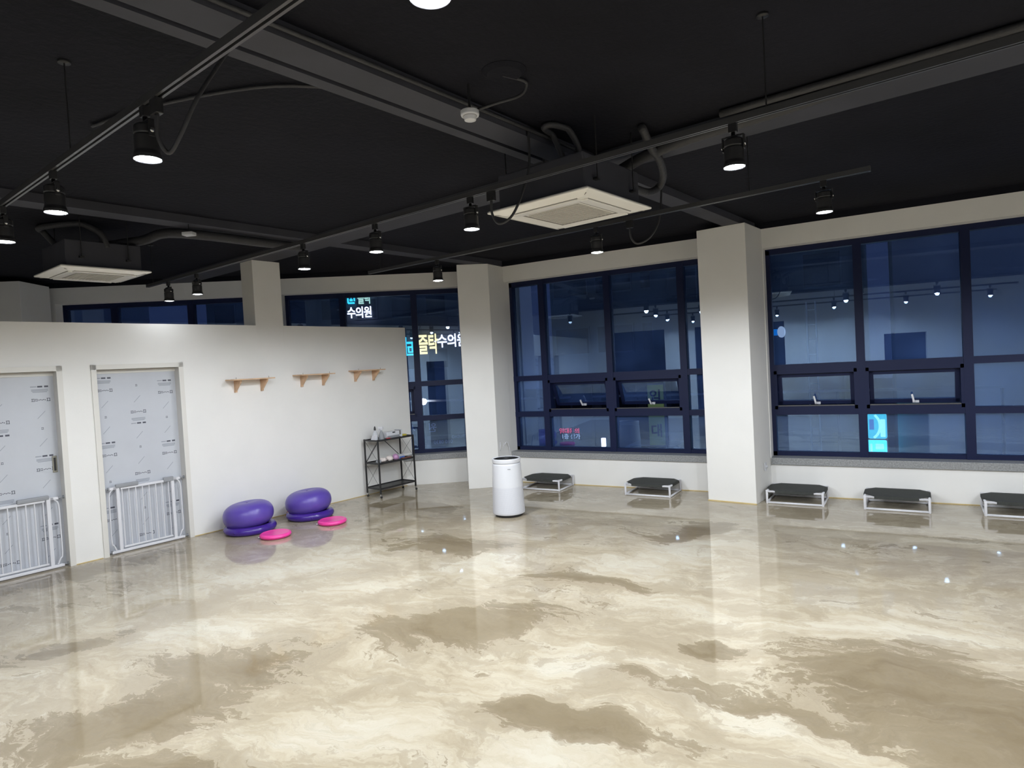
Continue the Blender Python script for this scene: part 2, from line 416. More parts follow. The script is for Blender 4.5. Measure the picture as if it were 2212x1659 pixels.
fl = MB(); fl.prism([(-14.9, 3.0), (-14.9, -4.4), (6.0, -4.4), (6.0, 9.3), (-5.45, 9.3)], -0.12, 0.0)
struct(fl.build('floor', M['floor']), 'glossy beige and brown marbled epoxy floor', 'floor')
ce = MB(); ce.prism([(-15.0, 3.0), (-15.0, -4.6), (6.2, -4.6), (6.2, 9.5), (-5.45, 9.5)], ZC, ZC + 0.15)
struct(ce.build('ceiling', M['black_ceiling']), 'black painted exposed ceiling slab', 'ceiling')

# long window wall
wr = MB()
wr.b2(-5.42, XR, WY, WY + 0.34, 0, ZS - 0.09)
wr.b2(-5.42, XR, WY, WY + 0.34, HEAD, Z1)
wr.b2(-5.42, -5.295, WY, WY + 0.34, ZS - 0.09, HEAD)
wr.b2(-2.02, -1.325, WY, WY + 0.34, ZS - 0.09, HEAD)
wr.b2(4.45, XR, WY, WY + 0.34, ZS - 0.09, HEAD)
struct(wr.build('wall_right', M['wall']), 'off-white wall with the two large windows', 'wall')
# far window wall
wbk = MB()
for s0, s1, z0, z1 in [(-10.3, 0.28, 0, ZS - 0.09), (-10.3, 0.28, HEAD, Z1), (-10.3, -6.84, ZS - 0.09, HEAD), (-3.87, -3.36, ZS - 0.09, HEAD), (-0.36, 0.28, ZS - 0.09, HEAD)]:
    wbk.b2(s0, s1, 0, 0.34, z0, z1)
struct(wbk.build('wall_back', M['wall'], mtx=B_MTX), 'off-white far wall with windows behind the partition', 'wall')
# black band of the perimeter beam above the walls
tb = MB(); tb.b2(-5.42, XR, WY - 0.004, WY + 0.34, Z1, ZC)
struct(tb.build('trim_1', M['black_ceiling']), 'black band above the long window wall', 'trim')
tb = MB(); tb.b2(-10.3, 0.28, -0.004, 0.34, Z1, ZC)
struct(tb.build('trim_2', M['black_ceiling'], mtx=B_MTX), 'black band above the far window wall', 'trim')
# corner column, column on the long wall, column at the far left
cc = MB(); cc.prism([(-5.672, 8.222), (-5.285, 8.515), (-5.285, 8.97), (-5.55, 9.08), (-6.02, 8.72)], 0, Z1)
struct(cc.build('wall_corner', M['wall'], bevel=0.004), 'off-white corner column between the two window walls', 'wall')
p0, p1 = G(-3.268, 8.030), G(-2.650, 8.030)
cc = MB(); cc.prism([p0, p1, G(-2.650, 8.68), G(-3.268, 8.56)], 0, Z1)
struct(cc.build('wall_column', M['wall'], bevel=0.004), 'off-white square column between the two large windows', 'wall')
cc = MB(); cc.prism([(-11.30, 4.08), (-10.744, 4.483), (-11.13, 5.04), (-11.62, 4.8)], 0, Z1)
struct(cc.build('wall_left_column', M['wall'], bevel=0.004), 'off-white column at the far left of the far window wall', 'wall')
# remaining shell, behind and beside the photographer
ws = MB(); ws.b2(XR, XR + 0.15, -4.4, WY + 0.34, 0, ZC)
struct(ws.build('wall_side', M['wall']), 'plain off-white wall on the right, outside the frame', 'wall')
ws = MB()
for u0, u1, z0, z1 in [(-13.2, -7.2, 0, Z1), (-7.2, -5.6, 2.75, Z1), (-5.6, -4.7, 0, Z1), (-4.7, -2.2, 2.75, Z1), (-2.2, 0.3, 0, Z1), (0.3, 1.3, 2.2, Z1), (1.3, 5.7, 0, Z1)]:
    ws.b2(u0, u1, -2.02, -1.87, z0, z1)
GM = Matrix.Rotation(-TH, 4, 'Z')
struct(ws.build('wall_rear', M['wall'], mtx=GM), 'off-white rear wall with dark openings, seen only in reflections', 'wall')
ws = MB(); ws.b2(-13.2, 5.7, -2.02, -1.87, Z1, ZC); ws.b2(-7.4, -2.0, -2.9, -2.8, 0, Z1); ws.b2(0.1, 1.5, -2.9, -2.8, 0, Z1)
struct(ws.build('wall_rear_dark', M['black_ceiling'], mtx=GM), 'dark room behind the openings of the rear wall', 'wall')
ws = MB(); ws.prism([(-13.6, 3.3), (-13.3, -4.4), (-13.1, -4.4), (-13.1, 3.85)], 0, ZC)
struct(ws.build('wall_left', M['wall']), 'off-white outer wall behind the partition', 'wall')

# partition with two doorways, its stub column up to the ceiling
DV = [(1.30, 2.29), (2.66, 3.555)]           # the two openings along grid v (door_1, door_2)
DH = 2.10; PT = 2.622; PTH = 0.16
pw = MB()
segs = [(-1.9, DV[0][0], 0, PT), (DV[0][0], DV[0][1], DH, PT), (DV[0][1], DV[1][0], 0, PT), (DV[1][0], DV[1][1], DH, PT), (DV[1][1], 7.255, 0, PT)]
for v0, v1, z0, z1 in segs: pw.b2(PU - PTH, PU, v0, v1, z0, z1)
struct(pw.build('wall_partition', M['wall'], mtx=GM), 'white partition wall with two doorways, lower than the ceiling', 'wall')
pw = MB(); pw.b2(PU - 0.30, PU + 0.001, 4.598, 5.008, PT - 0.3, Z1)
struct(pw.build('wall_partition_column', M['wall'], mtx=GM, bevel=0.003), 'off-white column rising from the partition to the ceiling', 'wall')

# caulk lines and skirtings
bb = MB(); bb.b2(-3.272, -2.646, 8.022, 8.030, 0, 0.012)
struct(bb.build('baseboard_column', M['caulk'], mtx=GM), 'yellowed caulk line at the foot of the square column', 'baseboard')
bb = MB(); bb.b2(PU, PU + 0.006, 3.58, 7.25, 0, 0.008); bb.b2(PU, PU + 0.006, 2.31, 2.60, 0, 0.008)
struct(bb.build('baseboard_left', M['caulk'], mtx=GM), 'thin caulk line at the foot of the partition', 'baseboard')
bb = MB(); bb.b2(-1.35, XR, WY - 0.006, WY, 0, 0.010); bb.b2(-5.28, -2.1, WY - 0.006, WY, 0, 0.010)
struct(bb.build('baseboard_right', M['caulk']), 'thin caulk line at the foot of the long window wall', 'baseboard')

# sills
for i, (x0, x1) in enumerate([(-5.295, -2.02), (-1.325, 4.45)]):
    sl = MB(); sl.b2(x0, x1, WY - 0.03, WY + 0.33, ZS - 0.09, ZS)
    struct(sl.build('trim_%d' % (3 + i), M['granite'], bevel=0.004), 'grey granite sill under a large window', 'trim')
sl = MB(); sl.b2(-3.36, -0.36, -0.03, 0.33, ZS - 0.09, ZS)
struct(sl.build('trim_5', M['granite'], mtx=B_MTX), 'grey granite sill under the window right of the partition', 'trim')
sl = MB(); sl.b2(-6.84, -3.87, -0.03, 0.33, ZS - 0.09, ZS)
struct(sl.build('trim_6', M['granite'], mtx=B_MTX), 'grey granite sill behind the partition', 'trim')

# windows: local x along, y outwards, z up
WF = 0.187
def window(name, label, mtx, x0, x1, mull, awn, fixed_mid=()):
    f = MB(); zt = 3.235
    f.b2(x0, x1, WF, WF + 0.12, ZS, ZS + 0.055); f.b2(x0, x1, WF, WF + 0.12, zt - 0.06, HEAD + 0.005)
    f.b2(x0, x0 + 0.05, WF, WF + 0.12, ZS, zt); f.b2(x1 - 0.05, x1, WF, WF + 0.12, ZS, zt)
    for q in mull: f.b2(q - 0.048, q + 0.048, WF - 0.012, WF + 0.12, ZS, zt)
    f.b2(x0, x1, WF - 0.006, WF + 0.12, 1.045, 1.125); f.b2(x0, x1, WF - 0.006, WF + 0.12, 1.628, 1.712)
    e = [x0] + list(mull) + [x1]
    for k in awn:                                            # fixed outer frame of the awning lights
        a, b = e[k] + 0.048, e[k + 1] - 0.048
        f.b2(a, b, WF - 0.01, WF + 0.10, 1.585, 1.63); f.b2(a, b, WF - 0.01, WF + 0.10, 1.12, 1.165)
        f.b2(a, a + 0.035, WF - 0.01, WF + 0.10, 1.12, 1.63); f.b2(b - 0.035, b, WF - 0.01, WF + 0.10, 1.12, 1.63)
    root = struct(f.build(name, M['frame'], mtx=mtx), label, 'window')
    g0 = WF + 0.06
    for k in range(len(e) - 1):
        for z0, z1, mid in ((ZS + 0.05, 1.05, 0), (1.12, 1.63, 1), (1.705, zt - 0.055, 0)):
            if mid and k in awn: continue
            p = MB(); a, b = e[k] + 0.03, e[k + 1] - 0.03
            p.add([(a, g0, z0), (b, g0, z0), (b, g0, z1), (a, g0, z1)], [(0, 1, 2, 3)])
            p.build('pane', M['glass'], root, mtx=mtx)
    for k in awn:
        a, b = e[k] + 0.086, e[k + 1] - 0.086; h = 0.415; zh = 1.582; ang = awn[k]
        R = Matrix.Translation((0, WF + 0.05, zh)) @ Matrix.Rotation(ang, 4, 'X')
        s = MB()
        s.b2(a, b, 0, 0.05, -0.045, 0); s.b2(a, b, 0, 0.05, -h, -h + 0.045); s.b2(a, a + 0.045, 0, 0.05, -h, 0); s.b2(b - 0.045, b, 0, 0.05, -h, 0)
        sash = s.build('sash', M['frame'], root, mtx=mtx @ R)
        p = MB(); p.add([(a + .03, .025, -h + .03), (b - .03, .025, -h + .03), (b - .03, .025, -.03), (a + .03, .025, -.03)], [(0, 1, 2, 3)])
        p.build('pane', M['glass'], sash, mtx=mtx @ R)
        hd = MB(); cx = (a + b) / 2 + 0.02
        hd.b2(cx - 0.035, cx + 0.035, -0.028, 0.0, -h + 0.005, -h + 0.035)
        hd.box((cx - 0.03, -0.045, -h + 0.07), (0.022, 0.02, 0.10), Matrix.Rotation(-0.2, 3, 'Y'))
        tag(hd.build('handle', M['pvc'], sash, mtx=mtx @ R, bevel=0.004), 'white lever handle')
        bar = MB(); bar.b2(a, b, WF - 0.018, WF - 0.010, 1.158, 1.172)
        bar.build('ledge', M['track'], root, mtx=mtx)
    return root
RM = Matrix.Translation((0, WY, 0))
w3 = window('window_3', 'large dark framed window between the corner column and the square column', RM, -5.295, -2.02, (-4.712, -3.599, -2.476), {1: 0.42, 2: 0.42})
w4 = window('window_4', 'large dark framed window right of the square column', RM, -1.325, 4.45, (-0.253, 0.854, 1.96, 3.07), {0: 0.16, 1: 0.16})
w2 = window('window_2', 'dark framed window seen right of and above the partition', B_MTX, -3.36, -0.36, (-2.442, -1.262), {1: 0.0})
w1 = window('window_1', 'dark framed window seen over the top of the partition at left', B_MTX, -6.84, -3.87, (-6.056, -4.867), {})
# letters stuck on the outside of window_2, read backwards from inside
def letters(body, size, s, z, o=0.27, parent=w2):
    mt = B_MTX @ Matrix.Translation((s, o, z)) @ Matrix.Rotation(PI / 2, 4, 'X')
    return tag(text_mesh('lettering', body, size, M['decal'], parent, mt, depth=0.001, mirror=True), 'pale letters on the glass, reversed from inside')
letters('원', 0.17, -1.07, 0.90); letters('사', 0.17, -1.43, 0.90); letters('STUDIO', 0.075, -0.62, 0.73); letters('010 0830', 0.085, -0.90, 0.655)

# beams under the slab
def gbeam(n, u0, u1, v0, v1, label):
    b = MB(); b.b2(u0, u1, v0, v1, Z1, ZC)
    struct(b.build('trim_%d' % n, M['black_beam'], mtx=GM), label, 'beam')
gbeam(7, -13.0, 5.5, 4.57, 4.89, 'black beam running along the room over the middle light track')
gbeam(8, -2.90, -2.69, -1.87, 4.57, 'black beam crossing the room towards the square column, near half')
gbeam(9, -2.92, -2.71, 4.89, 8.60, 'black beam crossing the room towards the square column, far half')
gbeam(10, -6.75, -6.52, -1.87, 4.57, 'black beam crossing the room over the partition side, near half')
gbeam(11, -6.72, -6.50, 4.89, 8.0, 'black beam crossing the room towards the corner column, far half')
ct = MB(); ct.b2(-3.03, -2.94, -1.8, 4.2, 3.50, 3.53)
tag(ct.build('cable_tray', M['black_beam'], mtx=GM), 'flat black cable tray running beside the crossing beam', 'cable tray')

# ------------------------------------------------------------------ doors
def door(n, v0, v1, handle_v, label):
    root = struct(empty('door_%d' % n, G(PU, v0), -TH), label, 'door')     # local: x away from wall into room, y along
    wd = v1 - v0
    c = MB(); cw = 0.05
    c.b2(-PTH, 0.012, -cw, 0.004, 0, DH + 0.055); c.b2(-PTH, 0.012, wd - 0.004, wd + cw, 0, DH + 0.055)
    c.b2(-PTH, 0.012, -cw, wd + cw, DH, DH + 0.055)
    c.build('door_frame', M['casing'], root)
    lf = MB(); lf.b2(-0.145, -0.115, -0.02, wd + 0.02, 0.006, DH - 0.03)
    leaf = lf.build('door_leaf', M['film'], root)
    hb = MB(); hb.b2(-0.150, -0.100, 0.0, wd, DH - 0.045, DH + 0.02); hb.build('header', M['casing'], root)
    # printing on the protective film
    dk, lt = MB(), MB()
    def q(mb, y, z, w_, h_): mb.b2(-0.1149, -0.1139, y - w_ / 2, y + w_ / 2, z - h_ / 2, z + h_ / 2)
    def dark_blocks(y, z):
        q(lt, y - 0.055, z, 0.055, 0.010); q(dk, y + 0.003, z, 0.045, 0.017); q(dk, y + 0.06, z, 0.036, 0.018)
    def grey_lines(y, z):
        for k in range(3): q(lt, y, z - 0.012 + 0.013 * k, 0.15 - 0.02 * (k == 0), 0.008)
    def glyph(y, z, s=0.022):
        q(dk, y, z + s * .4, s * .9, s * .16); q(dk, y - s * .25, z, s * .16, s * .8); q(dk, y + s * .35, z - s * .1, s * .16, s * .9); q(dk, y, z - s * .45, s, s * .16)
    def text_line(y, z):
        glyph(y - 0.065, z, 0.030); glyph(y - 0.035, z, 0.024); glyph(y + 0.072, z, 0.034)
        for k in range(5): q(dk, y - 0.012 + 0.014 * k, z - 0.003 + 0.004 * (k % 2), 0.010, 0.008)
    def diag(y, z):
        lt.box((-0.1144, y, z), (0.001, 0.105, 0.005), Matrix.Rotation(0.82, 3, 'X'))
    def col(y, zt, order):
        z = zt; i = 0
        while z > 0.10:
            for name, dz in order:
                if z <= 0.08 or z > 2.04: z -= dz; continue
                {'B': dark_blocks, 'L': grey_lines, 'T': text_line, 'D': diag, 'G': glyph}[name](y, z); z -= dz
    side = [('B', .045), ('L', .095), ('T', .16), ('D', .145), ('G', .15), ('D', .145)]
    mid = [('G', .16), ('D', .15), ('T', .09), ('L', .045), ('B', .14), ('D', .14)]
    col(0.105, 2.005, side); col(wd * 0.5, 1.905, mid); col(wd - 0.13, 1.945, side)
    tag(dk.build('film_print', M['mark'], leaf), 'dark printing on the protective film')
    tag(lt.build('film_print', M['mark2'], leaf), 'pale grey printing on the protective film')
    if handle_v is not None:
        h = MB(); y = handle_v - v0
        h.b2(-0.116, -0.108, y - 0.022, y + 0.022, 1.015, 1.195)
        hd = h.build('pull', M['steel'], leaf, bevel=0.003)
        h = MB(); h.b2(-0.1085, -0.106, y - 0.010, y + 0.010, 1.035, 1.175); h.build('recess', M['black'], hd)
    return root
door(1, *DV[0], 2.245, 'sliding door in printed protective film, at the left edge of the photo')
door(2, *DV[1], None, 'sliding door in printed protective film, between the left doorway and the wall shelves')

def gate(v0, v1, label, flip=False):
    root = thing('safety_gate', label, 'gate', G(PU - 0.045, v0), -TH)
    wd = v1 - v0; a, b = 0.145, wd - 0.150
    fr = MB()
    fr.b2(-0.018, 0.018, 0.045, wd - 0.045, 0.012, 0.040)
    for y in (a, b): fr.b2(-0.016, 0.016, y - 0.018, y + 0.018, 0.03, 0.765)
    fr.build('frame', M['pvc'], root, bevel=0.004)
    for sgn, y0, ys in ((-1, 0.0, a), (1, wd, b)):
        t = MB(); mid = (y0 + ys) / 2
        t.tube(crom([(0, mid + sgn * -0.02, 0.735), (0, mid + sgn * 0.015, 0.68), (0, mid + sgn * 0.02, 0.5), (0, mid + sgn * 0.02, 0.15), (0, mid, 0.10), (0, mid - sgn * 0.025, 0.04)], 5), 0.008)
        t.b2(-0.012, 0.012, min(ys, mid - sgn * .03), max(ys, mid - sgn * .03) , 0.735, 0.765)
        t.b2(-0.012, 0.012, min(ys, mid + sgn * .02), max(ys, mid + sgn * .02), 0.735, 0.762)
        t.build('side_tube', M['pvc'], root)
        for z in (0.750, 0.030):
            k = MB(); k.cyl((0, y0 - sgn * 0.075, z), (0, y0 - sgn * 0.012, z), 0.006, n=10)
            k.cyl((0, y0 - sgn * 0.060, z), (0, y0 - sgn * 0.045, z), 0.017, n=14); k.cyl((0, y0 - sgn * 0.014, z), (0, y0 - sgn * 0.001, z), 0.018, n=14)
            tag(k.build('wall_bolt', M['grey'], root), 'grey clamping bolt against the door frame')
    d = MB(); d.b2(-0.010, 0.010, a + 0.03, b - 0.03, 0.725, 0.752)
    pl = d.build('top_rail', M['pvc'], root, bevel=0.003)
    d = MB(); d.b2(-0.010, 0.010, a + 0.03, b - 0.03, 0.055, 0.075); d.build('bottom_rail', M['pvc'], root, bevel=0.003)
    nb = 8 if wd < 0.95 else 9
    for k in range(nb):
        y = a + 0.045 + (b - a - 0.09) * k / (nb - 1)
        br = MB(); br.cyl((0, y, 0.065), (0, y, 0.735), 0.0065, n=10); br.build('bar', M['pvc'], root)
    h = MB()
    if flip: h.b2(-0.02, 0.022, b - 0.27, b + 0.01, 0.745, 0.79)
    else: h.b2(-0.02, 0.022, a - 0.02, a + 0.22, 0.745, 0.79)
    tag(h.build('handle', M['grey'], root, bevel=0.010), 'grey latch handle')
    h = MB(); y = a + .03 if flip else b - 0.04
    h.b2(-0.018, 0.018, y - 0.06, y + 0.055, 0.725, 0.78); tag(h.build('latch_cap', M['grey'], root, bevel=0.006), 'grey hinge cap')
    return root
gate(DV[0][0], DV[0][1], 'white barred safety gate in the doorway at the left edge', True)
gate(DV[1][0], DV[1][1], 'white barred safety gate in the doorway next to the wall shelves')

# ------------------------------------------------------------------ lighting tracks and spotlights
TZ = 3.085
def track(label, u0, u1, v, rods, feed=None):
    root = thing('lighting_track', label, 'light track', G(u0, v, TZ), -TH, 'black lighting tracks')
    L_ = u1 - u0
    t = MB()
    t.b2(0, L_, -0.018, 0.018, 0.022, 0.034); t.b2(0, L_, -0.018, -0.006, 0, 0.022); t.b2(0, L_, 0.006, 0.018, 0, 0.022)
    t.b2(-0.012, 0, -0.019, 0.019, -0.001, 0.036); t.b2(L_, L_ + 0.012, -0.019, 0.019, -0.001, 0.036)
    t.build('rail', M['track'], root)
    for r in rods:
        h = MB(); x = r - u0; top = ZC - TZ
        if 4.57 < v < 4.89: top = Z1 - TZ
        h.cyl((x, 0, 0.03), (x, 0, top), 0.004, n=8); h.lathe([(0.03, top - 0.012), (0.03, top)], (x, 0, 0), 12)
        h.build('hanger_rod', M['black'], root)
    if feed is not None:
        fu, cab = feed; f = MB(); x = fu - u0
        f.b2(x - 0.03, x + 0.03, -0.016, 0.016, -0.065, 0.0)
        c = f.build('feed_connector', M['black'], root, bevel=0.003)
        cb = MB(); cb.tube(crom([(x + a, b, z) for a, b, z in cab], 8), 0.009); cb.build('power_cable', M['duct'], c)
    return root
track('nearest black lighting track, crossing the top left of the photo', -6.6, 2.4, 1.215, [-3.80, 0.9],
      (-2.79, [(0, 0, -.065), (0.0, 0.0, -.16), (0.02, 0.03, -.22), (0.07, 0.06, -.15), (0.10, 0.12, 0.0), (0.05, 0.25, 0.2), (-.05, 0.4, 0.40), (-.06, .45, .48)]))
track('middle black lighting track, under the long beam over the white air conditioner', -8.30, 2.6, 3.37, [-8.15, -0.98],
      (-2.80, [(0, 0, -.065), (0.0, 0.0, -.15), (0.04, 0.02, -.22), (0.12, 0.06, -.18), (0.15, 0.15, -.02), (0.15, 0.25, 0.2), (0.12, 0.30, 0.45)]))
track('farthest black lighting track, close to the large windows', -6.1, -0.80, 4.99, [-5.9, -1.6],
      (-2.62, [(0, 0, -.065), (0.01, 0.0, -.15), (0.05, 0.03, -.20), (0.14, 0.08, -.16), (0.20, 0.15, -.02), (0.20, 0.22, 0.2), (0.19, 0.26, 0.40)]))
track('unseen black lighting track added outside the right edge of the photo', 0.9, 3.3, 4.99, [1.2, 3.0])  # unseen, added to carry two fill lamps
track('black lighting track outside the right edge, nearest the right wall', 1.0, 2.2, 7.3, [1.2, 2.0])
track('black lighting track behind the photographer', -6.0, 2.5, -0.55, [-5.0, -1.0])

TZ = 2.40                # added unseen tracks behind the partition, carrying fill lamps
for v_, w_ in ((1.2, 'left'), (3.0, 'middle'), (4.8, 'right')):
    track('short unseen track added for fill light, on the back of the partition, ' + w_ + ' one', -9.7, PU - PTH - 0.013, v_, [])
TZ = 3.085
def make_spot():
    root = empty('track_spotlight')          # origin at the middle of the lens
    a = MB(); a.b2(-0.024, 0.024, -0.017, 0.017, 0.168, 0.214); a.cyl((0, 0, 0.150), (0, 0, 0.17), 0.012, n=12)
    a.build('track_adapter', M['black'], root, bevel=0.003)
    y = MB()
    y.b2(-0.045, 0.045, -0.012, 0.012, 0.143, 0.151)
    y.b2(-0.066, -0.058, -0.014, 0.014, 0.075, 0.148); y.b2(0.058, 0.066, -0.014, 0.014, 0.075, 0.148)
    y.b2(-0.066, -0.040, -0.014, 0.014, 0.141, 0.149); y.b2(0.040, 0.066, -0.014, 0.014, 0.141, 0.149)
    y.build('yoke', M['black'], root, bevel=0.002)
    for sg in (-1, 1):
        s = MB(); s.cyl((sg * 0.055, 0, 0.10), (sg * 0.072, 0, 0.10), 0.010, n=12)
        tag(s.build('yoke_screw', M['chrome'], root), 'bright screw of the yoke')
    h = MB(); h.lathe([(0.0, 0.133), (0.048, 0.133), (0.056, 0.125), (0.056, 0.095), (0.052, 0.093), (0.052, 0.088), (0.057, 0.086), (0.057, 0.022), (0.064, 0.004), (0.064, -0.012), (0.0625, -0.012), (0.060, -0.004), (0.0, -0.002)], n=32)
    h.build('housing', M['black'], root)
    l = MB(); l.lathe([(0.0, -0.016), (0.015, -0.0155), (0.030, -0.0135), (0.045, -0.0105), (0.056, -0.0085), (0.0595, -0.0065)], n=28)
    l.f = [tuple(reversed(f)) for f in l.f]
    tag(l.build('lens', M['lens'], root), 'glowing white lens')
    ld = bpy.data.lights.new('bulb', 'SPOT'); ld.energy = BULB; ld.color = (0.89, 0.945, 1.0)
    ld.spot_size = math.radians(176); ld.spot_blend = 0.24; ld.shadow_soft_size = 0.035
    lo = bpy.data.objects.new('bulb', ld); COL.objects.link(lo); lo.parent = root; lo.location = (0, 0, -0.020)
    return root
SPOTS = [(-2.904, 1.215, 'large spotlight nearest the camera at upper left, brightest lens of the nearest track'),
 (-4.088, 1.215, 'second spotlight along the nearest track, left of the large one'),
 (-5.065, 1.215, 'spotlight cut by the left edge of the photo, on the nearest track'),
 (-1.178, 1.215, 'spotlight just above the top edge of the photo on the nearest track'),
 (0.30, 1.215, 'spotlight beyond the top right corner on the nearest track'),
 (-1.151, 3.37, 'spotlight right of the air conditioner on the middle track, rightmost of that track'),
 (-2.993, 3.37, 'spotlight just left of the white air conditioner on the middle track'),
 (-4.024, 3.37, 'spotlight on the middle track above the end of the partition'),
 (-5.023, 3.37, 'spotlight on the middle track just right of the partition column'),
 (-7.054, 3.37, 'spotlight left of the partition column, the right one of the pair'),
 (-7.751, 3.37, 'spotlight left of the partition column, the left one at the end of the track'),
 (-2.954, 4.99, 'spotlight in front of the wall above the left large window, below the air conditioner'),
 (-1.084, 4.99, 'spotlight above the right large window, rightmost lit lamp near the windows'),
 (-4.961, 4.99, 'spotlight beside the corner column, in front of the far wall'),
 (-4.6, -0.55, 'spotlight behind the photographer, left'), (-2.4, -0.55, 'spotlight behind the photographer, middle'), (-0.4, -0.55, 'spotlight behind the photographer, right'),
 (2.2, 3.37, 'spotlight outside the right edge of the photo'), (1.9, 1.215, 'spotlight right of the photographer'),
 (0.45, 3.37, 'unseen spotlight added just outside the right edge of the photo on the middle track'), (1.4, 4.99, 'unseen spotlight added outside the right edge near the windows, inner one'), (2.8, 4.99, 'unseen spotlight added outside the right edge near the windows, outer one'),  # unseen lamps added to brighten the floor and its bounce on the walls
 (1.5, 7.3, 'spotlight outside the right edge close to the right wall')]
FILL_SPOTS = [(-9.3, 1.2), (-9.3, 3.0), (-9.3, 4.8)]   # unseen lamps added behind the partition to light the far wall, hung lower
for k_, (u_, v_) in enumerate(FILL_SPOTS): SPOTS.append((u_, v_, ['first', 'second', 'third'][k_] + ' unseen spotlight added behind the partition to light the far wall'))
proto = make_spot()
for i, (u, v, lab) in enumerate(SPOTS):
    o = proto if i == 0 else copy_tree(proto)
    o.location = G(u, v, 2.188 if u < -9 else 2.873); o.rotation_euler = (0, 0, -TH); o.scale = (0.87, 0.87, 1)
    tag(o, lab, 'spotlight', 'black track spotlights')
    if u > -9:
        k_ = {1.215: 0.55, 3.37: 0.80, 4.99: 1.55, -0.55: 1.15}.get(v, 1.0)
        for ch in children(o):
            if ch.name.startswith('bulb'): ch.data = ch.data.copy(); ch.data.energy = BULB * k_
    if v == 3.37 and u < -7:                 # weaker bulbs of the pair at the track end
        for ch in children(o):
            if ch.name.startswith('lens'): ch.data = ch.data.copy(); ch.data.materials[0] = M['lens_weak']
            if ch.name.startswith('bulb'): ch.data = ch.data.copy(); ch.data.energy = BULB * 0.08

# ------------------------------------------------------------------ air conditioners
def cassette(name, label, u, v, z, size, rz, z_body=0.30):
    root = thing(name, label, 'air conditioner', G(u, v, z), rz)
    h = size / 2
    p = MB()
    prof = [(h, 0.020), (h, 0.030), (h - 0.02, 0.034)]
    def ring(hs, z_): return [(-hs, -hs, z_), (hs, -hs, z_), (hs, hs, z_), (-hs, hs, z_)]
    lv = [ring(h - 0.01, 0.04), ring(h, 0.028), ring(h - 0.004, 0.018), ring(h - 0.10, 0.0)]
    vs = sum(lv, []); fs = []
    for i in range(3):
        for k in range(4): fs.append((i * 4 + k, i * 4 + (k + 1) % 4, (i + 1) * 4 + (k + 1) % 4, (i + 1) * 4 + k))
    fs.append((0, 3, 2, 1)); fs.append((12, 13, 14, 15))
    p.add(vs, fs)
    panel = p.build('panel', M['white2'], root, bevel=0.006)
    for k in range(4):
        R = Matrix.Rotation(k * PI / 2, 3, 'Z')
        f = MB(); f.box(R @ Vector((0, -(h - 0.145), -0.004)), (size * 0.66, 0.085, 0.010), R.copy() @ Matrix.Rotation(0.06, 3, 'X'))
        fl_ = f.build('louvre', M['white2'], panel, bevel=0.003)
        g = MB(); g.box(R @ Vector((0, -(h - 0.195), -0.0015)), (size * 0.66, 0.008, 0.006), R)
        g.box(R @ Vector((0, -(h - 0.10), -0.0005)), (size * 0.66, 0.004, 0.005), R)
        tag(g.build('slot', M['slot'], panel), 'dark outlet gap')
        c = MB(); c.box(R @ Vector((h - 0.09, -(h - 0.09), 0.006)), (0.004, 0.13, 0.004), R @ Matrix.Rotation(PI / 4, 3, 'Z'))
        c.build('corner_seam', M['slot'], panel)
    gr = MB(); gh = size * 0.5 / 2
    gr.b2(-gh, gh, -gh, gh, -0.006, 0.001)
    n = 13
    for i in range(n):
        for j in range(n):
            x = -gh + (i + .5) * 2 * gh / n; y = -gh + (j + .5) * 2 * gh / n
            gr.box((x, y, -0.008), (gh / n * 1.25, gh / n * 1.25, 0.004), Matrix.Rotation(PI / 4, 3, 'Z'))
    tag(gr.build('intake_grille', M['mesh_grey'], panel), 'greyish intake grille with small diamonds')
    b = MB(); b.b2(-h + 0.07, h - 0.07, -h + 0.07, h - 0.07, 0.036, z_body)
    tag(b.build('casing', M['black_beam'], root, bevel=0.01), 'black casing above the panel')
    for sx_ in (-1, 1):
        for sy_ in (-1, 1):
            r = MB(); x, y = sx_ * (h - 0.045), sy_ * (h - 0.2); r.cyl((x, y, 0.12), (x, y, ZC - z), 0.005, n=8); r.box((x - sx_ * 0.02, y, 0.13), (0.06, 0.04, 0.015))
            r.build('hanger_rod', M['black'], root)
    return root
cassette('cassette_air_conditioner', 'square white ceiling air conditioner in the middle of the photo, with patterned grille', -2.66, 4.13, 3.02, 0.90, -TH - 0.02)
cassette('cassette_air_conditioner', 'square white ceiling air conditioner at left above the partition', -7.50, 2.52, 3.05, 0.82, -TH - 0.0)

# insulated pipes and hoses at the ceiling
def pipe(name, label, cat, pts, r, k=6):
    t = MB(); t.tube([Vector((q.x, q.y, min(q.z, ZC - r - 0.004))) for q in crom(pts, k)], r, 12)
    o = t.build(name, M['duct']); return tag(o, label, cat)
pipe('refrigerant_hose', 'black insulated hose hooking down to the right side of the middle air conditioner', 'hose',
     [G(-2.10, 4.25, 3.56), G(-2.13, 4.45, 3.46), G(-2.16, 4.65, 3.42), G(-2.25, 4.9, 3.36), G(-2.34, 4.98, 3.30), G(-2.36, 4.8, 3.24), G(-2.32, 4.35, 3.22)], 0.030)
pipe('refrigerant_pipe', 'black lagged pipe running from the middle air conditioner along the long beam', 'pipe',
     [G(-2.55, 4.53, 3.26), G(-2.50, 4.62, 3.40), G(-2.0, 4.54, 3.47), G(-1.2, 4.53, 3.50), G(0, 4.52, 3.55), G(2.0, 4.52, 3.55), G(3.6, 4.52, 3.55)], 0.045)
pipe('refrigerant_pipe', 'thin black pipe on top of the long beam at upper right', 'pipe',
     [G(-1.6, 4.44, 3.62), G(0.5, 4.45, 3.63), G(2.5, 4.46, 3.63), G(3.7, 4.46, 3.63)], 0.025)
